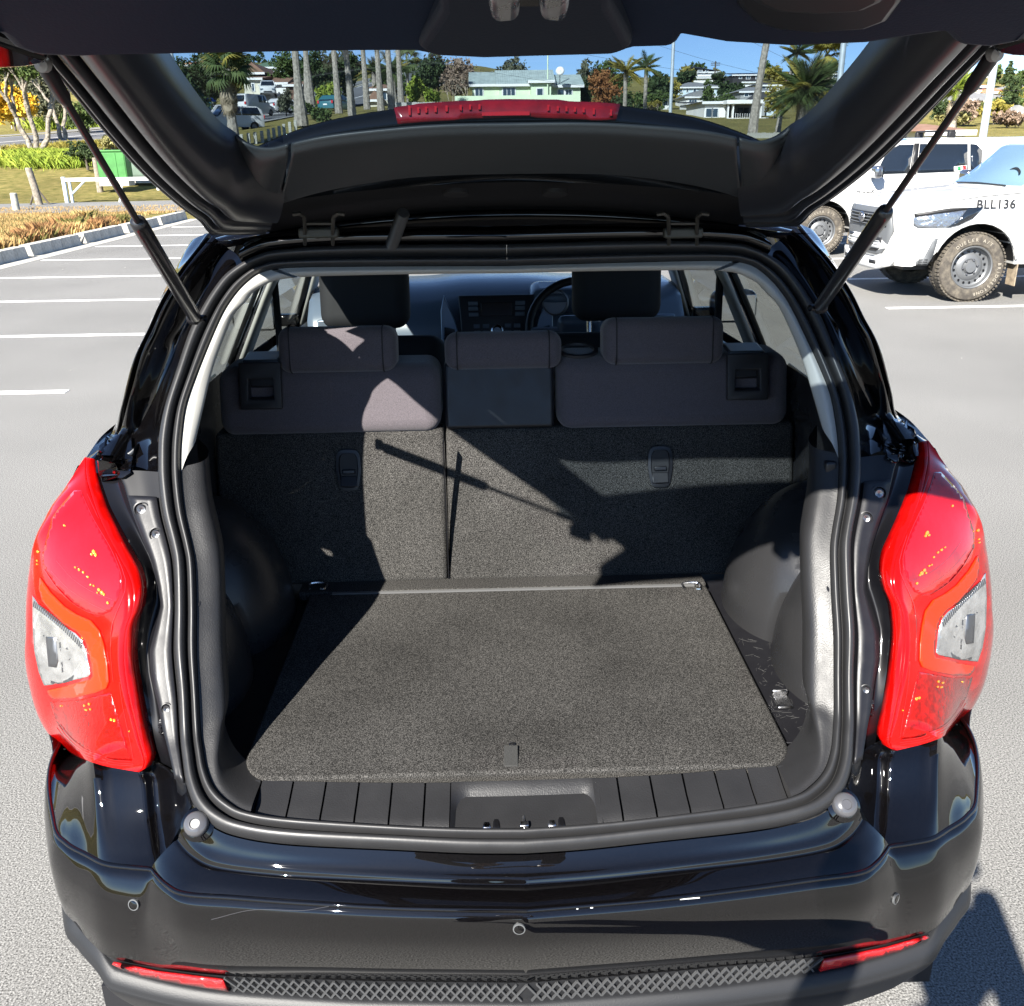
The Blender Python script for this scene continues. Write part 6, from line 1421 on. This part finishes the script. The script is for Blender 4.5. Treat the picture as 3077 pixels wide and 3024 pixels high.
# poles, lines
def pole(label,px0,py0,px1,py1,Y,w_px,arm=False):
    a=aty(px1,py1,Y); top=aty(px0,py0,Y); x=(a.x+top.x)/2; z0=th(x,Y); root=thing('light_pole',label,'pole',(x,Y,z0)); r_=w_px/2800*Y/2; H=top.z-z0+3
    MB().tube([(0,0,-.1),(0,0,H)],[r_*1.08,r_*.85],12).build('shaft',mat('galvanised',(.50,.54,.55),.45,metal=.35,var=(3,.1)),root,smooth=60); MB().box(-r_*2,r_*2,-r_*2,r_*2,-.1,.04).build('base_plate',conc,root); return root
pole('thick steel light pole standing behind the parked pickups',2990,167,2959,385,34,21)
pole('steel light pole beside the large feather palm',2540,150,2515,260,40,17)
pole('slim steel light pole right of the mint house',2026,150,2011,340,52,9.5)
pole('slim pale light pole in front of the dark trees',518,174,528,270,52,10)
for lab,x,y0,y1,Y in (('thin dark antenna mast on the white hilltop house',642,218,300,222),('distant power pole with crossarms on the skyline',1312,205,300,230),('short distant pole on the skyline beside the dark clad house',1060,305,380,230)):
    a=zpt(Z4,x,y1,Y); b=zpt(Z4,x,y0,Y); r=thing('power_pole',lab,'pole',tuple(a)); MB().tube([(0,0,-6),(0,0,b.z-a.z)],.16,6).build('shaft',barkd,r)
    for k in (.6,.78): MB().box(-1.0,1.0,-.06,.06,(b.z-a.z)*k,(b.z-a.z)*k+.15).build('crossarm',barkd,r)
wire=mat('wire',(.03,.03,.03),.6)
for i,(A_,B_) in enumerate((((1900+0*.387,100+130*.387,80),(1900+1937*.387,100+330*.387,80)),((1900+380*.387,100+50*.387,80),(1900+1700*.387,100+330*.387,80)),((1900+1270*.387,100+130*.387,80),(1900+1937*.387,100+290*.387,80)),((1570,195,80),(2300,262,80)))):
    a=aty(*A_);b=aty(*B_); a2=a+(a-b)*.6; b2=b+(b-a)*.6
    o=MB().tube([a2.lerp(b2,t)-Vector((0,0,1.2*math.sin(math.pi*t))) for t in np.linspace(0,1,14)],.012,4).build('power_line',wire); tag(o,['upper power line strung across the sky over the hillside','power line sloping down over the hillside houses','power line running past the feather palm and steel pole','low power line above the mint house roof'][i],'power line')
# bollards by the road
bm_=None
for i,(x,y,h) in enumerate(((803,1095,95),(890,1085,100),(980,1055,92),(1055,1040,88),(1125,1030,85),(1195,1018,82),(1265,1000,72),(1320,985,62),(1378,965,54),(1428,945,45),(1490,922,32),(1550,905,26))):
    px,py=450+x*.2839,140+y*.2839; g=gp(px,py,30); b=thing('timber_bollard','square timber bollard in the row along the roadside grass','bollard',tuple(g),0,'timber bollards along the road')
    hh=max(.55,(95*.2839)/2800*g.y*(1 if i<7 else 1)); MB().box(-.09,.09,-.09,.09,-.2,hh).build('post',woodg,b,bevel=.01); MB().add([(-.09,-.09,hh),(.09,-.09,hh),(.09,.09,hh+.06),(-.09,.09,hh+.06)],[(0,1,2,3)]).build('sloped_cap',woodg,b,smooth=0,solid=.02)
# palms
palm('stocky fan palm with a skirt of dead fronds by the road',690,60,205,'palm','fan',34,1.75,41,.30,skirt=44)
for lab,x,y,Y,s in (('tall bare palm trunk with a flared foot by the road shrub',1605,835,70,1),('tall palm trunk beyond the flared one',1695,610,88,2)):
    palm(lab,450+x*.2839,Y,-60,'palm','fan',16,1.8,42+s,.27,py_base=140+y*.2839,swell=1.9)
for i,(x,y,Y,lab) in enumerate(((40,430,82,'tall slim palm trunk at the bend of the street'),(125,445,76,'leaning palm trunk beside the teal car'),(222,405,92,'thin dark palm trunk behind the leaning one'),(312,418,86,'tall pale palm trunk in front of the small brown house'),(382,430,80,'straight palm trunk at the end of the boarded fence'),(442,360,95,'palm trunk beside the lime green tree'))):
    palm(lab,1000+x*.4646,Y,-80,'palm','fan',14,1.8,50+i,.24,py_base=140+y*.4646,lean=-.5 if i==1 else -.2)
palm('distant fan palm with a round crown above the lime green tree',1000+490*.4646,130,180,'palm','fan',22,2.4,61,.22)
palm('dark feather palm behind the palm trunks',1000+390*.4646,112,215,'palm','feather',30,2.3,62,.45)
palm('small feather palm left of the trunks',1000+275*.4646,118,215,'palm','feather',22,1.9,63,.35)
palm('tall bare patterned palm trunk in front of the white modern house',1900+935*.3872,66,-30,'palm','fan',18,1.8,64,.26,py_base=100+770*.3872,lean=.9,swell=1.3)
palm('slim palm with a drooping feather crown beside the patterned trunk',1900+1130*.3872,72,158,'palm','feather',18,1.4,65,.16,py_base=100+765*.3872,lean=.9)
palm('large low feather palm spreading beside the white wall',1900+1350*.3872,62,272,'palm','feather',80,2.25,66,.6)
palm('tall shaggy fan palm behind the large feather palm',1900+1480*.3872,84,162,'gold','fan',30,1.9,67,.26,skirt=26)
palm('pale green feather palm right of the rust coloured tree',1000+1890*.4646,80,215,'gold','feather',24,1.5,68,.18)
palm('slender feather palm near the slim light pole',1900+100*.3872,84,200,'palm','feather',22,1.4,69,.18)
palm('yellowish palm on the slope behind the pickups',2400+1120*.4202,70,262,'lime','feather',26,1.5,70,.25,skirt=30)
# trees
T=tree
for a in (('dense dark evergreen at the left of the street',560,75,150,190,'dark',101,5200),('grey green tree behind the stocky fan palm',640,95,165,150,'grey',102,3000),('tall dark tree right of the green roofed house',870,125,150,130,'mid',103,3000),('wide dark tree behind the tall palm trunks',965,125,140,170,'dark',104,4200),
    ('dark spreading tree beside the street bend',1045,128,150,130,'dark',105,3600),('very dark conifer behind the lime tree',1285,118,165,110,'dark',106,4200),('brown grey leafless tree mass behind the mint house',1400,135,170,190,'twig',107,3600),('dull tree above the mint roof ridge',1530,150,178,120,'grey',108,2400),
    ('dark tree against the right end of the mint house',1762,112,235,60,'dark',109,2000),('rust coloured autumn tree right of the mint house',1815,100,205,120,'rust',110,3800),('evergreen on the skyline behind the rust coloured tree',1845,150,178,160,'mid',111,3400),('tall grey tree at the skyline left of the rust tree',1755,150,178,70,'grey',112,1800),
    ('bushy dark tree by the slim light pole',1985,150,195,130,'dark',113,3200),('dark bush in front of the pale blue house',1960,105,275,120,'mid',114,2600),('round dark tree beside the narrow white house',2055,205,208,60,'dark',115,1800),('dark tree between the blue house and the dark clad house',2195,165,240,80,'dark',116,2400),
    ('small golden round tree on the skyline',2350,220,218,50,'gold',117,1400),('low shrubs under the dark front gable house',2180,120,290,120,'mid',118,2000),('dark shrubs left of the large feather palm',2300,115,300,120,'grey',119,1500),('dark tree behind the shaggy fan palm',2500,110,215,120,'dark',120,2600),
    ('broad green tree on the far skyline',2680,200,190,200,'mid',121,3000),('conifer with a pointed top high on the slope',3020,200,185,46,'dark',122,1600),('rounded bush at the top of the slope',3050,150,240,110,'mid',123,2200),('golden green shrub below the terracotta house',2900,105,300,150,'gold',124,2600),
    ('pale leafless shrub beside the yellowish palm',2905,80,290,110,'twig',125,2400),('brown dry hedge on the slope right of the steel pole',3040,75,320,150,'twig',126,3000),('light green shrub behind the pickup canopy',2870,72,335,120,'pale',127,2200),('olive bush by the foot of the steel pole',2995,82,300,120,'gold',128,2400),
    ('green hedge under the grey hip roof',3010,100,285,160,'mid',129,2400),('bushy tree left of the terracotta house',2830,125,235,110,'gold',130,2200),('dark garden shrubs along the street kerb',905,85,310,60,'mid',131,1200),('low garden tree at the brown house garage',855,105,262,46,'grey',132,1200),
    ('bright banana like clump behind the trailer',975,108,240,90,'lime',133,1500),('tree clump closing the view at the street end',1180,150,215,140,'mid',134,2600),('dark bush under the rust coloured tree',1880,88,285,110,'dark',135,1800),('thick tree beyond the far bend',700,160,150,260,'dark',136,3000)):
    T(a[0],a[1],a[2],a[3],a[4],a[5],a[6],n=a[7],trunk_frac=.12 if a[2]<140 else .2,shape='cone' if 'conifer' in a[0] and 'pointed' in a[0] else 'round')
rs_=random.Random(77)
for k in range(34):
    px_=rs_.uniform(1960,3075); Y_=rs_.uniform(78,235); b_=aty(px_,300,Y_); zt0=th(b_.x,Y_); hgt=rs_.uniform(1.6,4.2); tp_=None
    py_=1512-2800*math.tan(R(PITCH)+math.atan2(zt0+hgt-1.74,Y_)); py_=py_-(px_-1538)*math.tan(R(ROLL))
    T('scattered garden shrub between the hillside houses',px_,Y_,py_,rs_.uniform(2.2,5.0)*2800/Y_,rs_.choice(('mid','dark','grey','gold','mid')),200+k,n=900,trunk_frac=.05,name='hillside_shrub',cat='shrub',group='shrubs scattered over the hillside')
T('round lime green clipped tree left of the mint house',1000+535*.4646,98,222,66,'lime',140,n=2600,trunk_frac=.15)
T('small lime green bush at the foot of the clipped tree',1000+640*.4646,97,252,46,'lime',141,n=1600,trunk_frac=.1)
bare_tree('bare pale branched tree between the lime tree and mint house',1000+765*.4646,100,208,80,142)
bare_tree('bare twiggy tree beside the mint house gable',1000+880*.4646,112,190,70,143)
bare_tree('bare small tree below the slender palm',1900+170*.3872,92,285,60,144,leaf='gold')
T('dark low shrub on the roadside verge by the flared palm',450+1800*.2839,70,318,70,'mid',145,py_base=372,n=1600,trunk_frac=.05)
# street vehicles
teal=mat('teal_paint',(.06,.30,.34),.3,coat=.8); dteal=mat('dark_teal',(.03,.12,.14),.3,coat=.8)
def vat(px,py,Y): p=aty(px,py,Y); return (p.x,Y,p.z)
small_car('people_mover','white people mover driving on the road past the stocky palm','car',vat(700,394,79),R(-52),4.8,1.85,1.80,'mpv',wpaint)
small_car('delivery_van','white panel van parked with its back doors to us','van',vat(766,348,106),R(156),5.0,1.95,2.02,'van',wpaint)
small_car('hatchback','white hatchback parked on the street beyond the van','car',vat(858,341,112),R(142),4.4,1.80,1.50,'hatch',wpaint)
small_car('box_car','turquoise boxy car with a white roof half behind the palm','car',vat(622,364,92),R(190),3.6,1.55,1.62,'van',teal)
small_car('parked_suv','white car parked past the trailer near the roadside shrub','car',vat(958,333,118),R(150),4.5,1.85,1.65,'hatch',wpaint)
small_car('teal_car','dark teal car at the bend by the leaning palm trunk','car',vat(1012,338,98),R(160),4.4,1.80,1.52,'hatch',dteal)
small_car('ute','white utility truck parked in the open garage of the brown house','utility truck',vat(808,292,117),R(10),4.8,1.80,1.72,'ute',wpaint)
small_car('white_wagon','white car waiting behind the people mover','car',vat(655,372,90),R(-40),4.5,1.8,1.55,'hatch',wpaint)
g=vat(916,331,114); tr_=thing('trailer','small box trailer with a mesh cage at the kerb','trailer',g,R(100)); MB().box(-1.1,1.1,-.7,.7,.5,.85).build('tray',whitep,tr_); 
for k in range(6): MB().box(-1.1+.43*k,-1.06+.43*k,-.7,-.66,.85,1.5).build('cage_bar',steel,tr_)
MB().box(-1.1,1.1,-.7,-.66,1.46,1.5).build('cage_rail',steel,tr_); put_wheels(tr_,wheel_mesh_set(.3,.18,tyre,steel,False),[(0,.72,.3,1),(0,-.72,.3,-1)])
g=vat(605,305,78); um=thing('market_umbrella','blue shade canopy under the dark trees','canopy',g); MB().lathe([(1.1,0),(.6,.35),(.02,.55)],(0,0,0),(0,0,1),8).build('canopy',mat('blue_cloth',(.02,.12,.55),.7),um,smooth=0,solid=.02); MB().tube([(0,0,-2.6),(0,0,.5)],.04,6).build('mast',steel,um)
# ================================================================== the person whose shadow falls on the bumper
skinm=mat('skin',(.42,.25,.18),.55); jacket=mat('dark_jacket',(.03,.035,.05),.85); trous=mat('dark_trousers',(.025,.025,.03),.85); hairm=mat('dark_hair',(.02,.014,.01),.6)
def skinned(name,pts,edges,rads,m,parent=None,root=0,sub=2):
    me=bpy.data.meshes.new(name); me.from_pydata(pts,edges,[]); me.materials.append(m); me.update(); o=link(name,me,parent)
    md=o.modifiers.new('skin','SKIN'); 
    if not me.skin_vertices: me.attributes.new if False else None
    for i,r_ in enumerate(rads):
        sv=me.skin_vertices[0].data[i]; sv.radius=(r_,r_) if not isinstance(r_,tuple) else r_; sv.use_root=(i==root)
    s=o.modifiers.new('sub','SUBSURF'); s.levels=sub; s.render_levels=sub; me.polygons.foreach_set('use_smooth',[]) if False else None
    return o
PX,PY=-.13,-.50
pr=thing('person','person in a dark jacket standing behind the open boot holding up a phone','person',(PX,PY,0))
pts=[(0,0,.98),(0,.0,1.15),(0,.0,1.36),(0,.01,1.50),(0,.03,1.58),   # pelvis spine neck
     (-.19,0,1.43),(-.27,.16,1.30),(-.02,.40,1.57),  (.19,0,1.43),(.29,.16,1.30),(.26,.40,1.57),
     (-.10,0,.90),(-.13,.03,.50),(-.15,0,.09),(-.17,.17,.035),(.10,0,.90),(.13,.03,.50),(.15,0,.09),(.17,.17,.035)]
ed=[(0,1),(1,2),(2,3),(3,4),(2,5),(5,6),(6,7),(2,8),(8,9),(9,10),(0,11),(11,12),(12,13),(13,14),(0,15),(15,16),(16,17),(17,18)]
ra=[(.16,.12),(.15,.11),(.17,.11),.07,.06,.075,.055,.035,.075,.055,.035,.10,.075,.055,.045,.10,.075,.055,.045]
skinned('body',pts,ed,ra,jacket,pr)
hd_=MB(); rows_=[]
for i in range(13):
    f=math.pi*i/12; z=1.70+.125*math.cos(f); r_=math.sin(f)
    rows_.append([(.080*r_*math.cos(a)*(1 if z>1.66 else .88),.03+.098*r_*math.sin(a),z) for a in np.linspace(0,2*math.pi,20,endpoint=False)])
hd_.grid(rows_,closed=True); hd=hd_.build('head',skinm,pr,smooth=80)
MB().obox((0,.135,1.69),(.03,.035,.05)).build('nose',skinm,hd,bevel=.012,seg=3); 
for s in (-1,1): MB().obox((s*.083,.03,1.695),(.02,.035,.06)).build('ear',skinm,hd,bevel=.009,seg=3); MB().lathe([(.0001,.008),(.012,.004),(.013,0)],(s*.032,.115,1.715),(0,1,0),10).build('eye',whitep,hd)
MB().obox((0,.124,1.645),(.045,.01,.012)).build('mouth',mat('lips',(.35,.13,.11),.5),hd,bevel=.004)
hr2=MB(); hr2.grid([[(.088*math.sin(f)*math.cos(a),.02+.108*math.sin(f)*math.sin(a)-.006,1.71+.13*math.cos(f)) for a in np.linspace(0,2*math.pi,20,endpoint=False)] for f in np.linspace(.02,math.pi*.5,7)],closed=True); hr2.build('hair',hairm,hd,smooth=80,solid=.008)
for s,hx_,hy_ in ((-1,-.015,.42),(1,.255,.42)):
    p=[(hx_,hy_,1.575),(hx_+.01*-s,hy_+.06,1.60)]; e=[(0,1)]; r2=[.030,.034]
    for k in range(4):
        b=len(p); zz=1.585+.019*k; x0=hx_-s*.005; p+=[(x0,hy_+.085,zz),(x0-s*.030,hy_+.108,zz+.004),(x0-s*.055,hy_+.098,zz+.004)]; e+=[(1,b),(b,b+1),(b+1,b+2)]; r2+=[.0095,.009,.008]
    b=len(p); p+=[(hx_-s*.012,hy_+.055,1.645),(hx_-s*.035,hy_+.060,1.665)]; e+=[(1,b),(b,b+1)]; r2+=[.011,.009]
    skinned('hand',p,e,r2,skinm,pr)
ph=thing('mobile_phone','dark mobile phone held up in both hands behind the boot','phone',(PX+.12,PY+.475,1.625)); MB().box(-.08,.08,-.004,.004,-.038,.038).build('case',glossb,ph,bevel=.003); MB().box(-.074,.074,-.006,-.0045,-.033,.033).build('screen',wglass,ph)
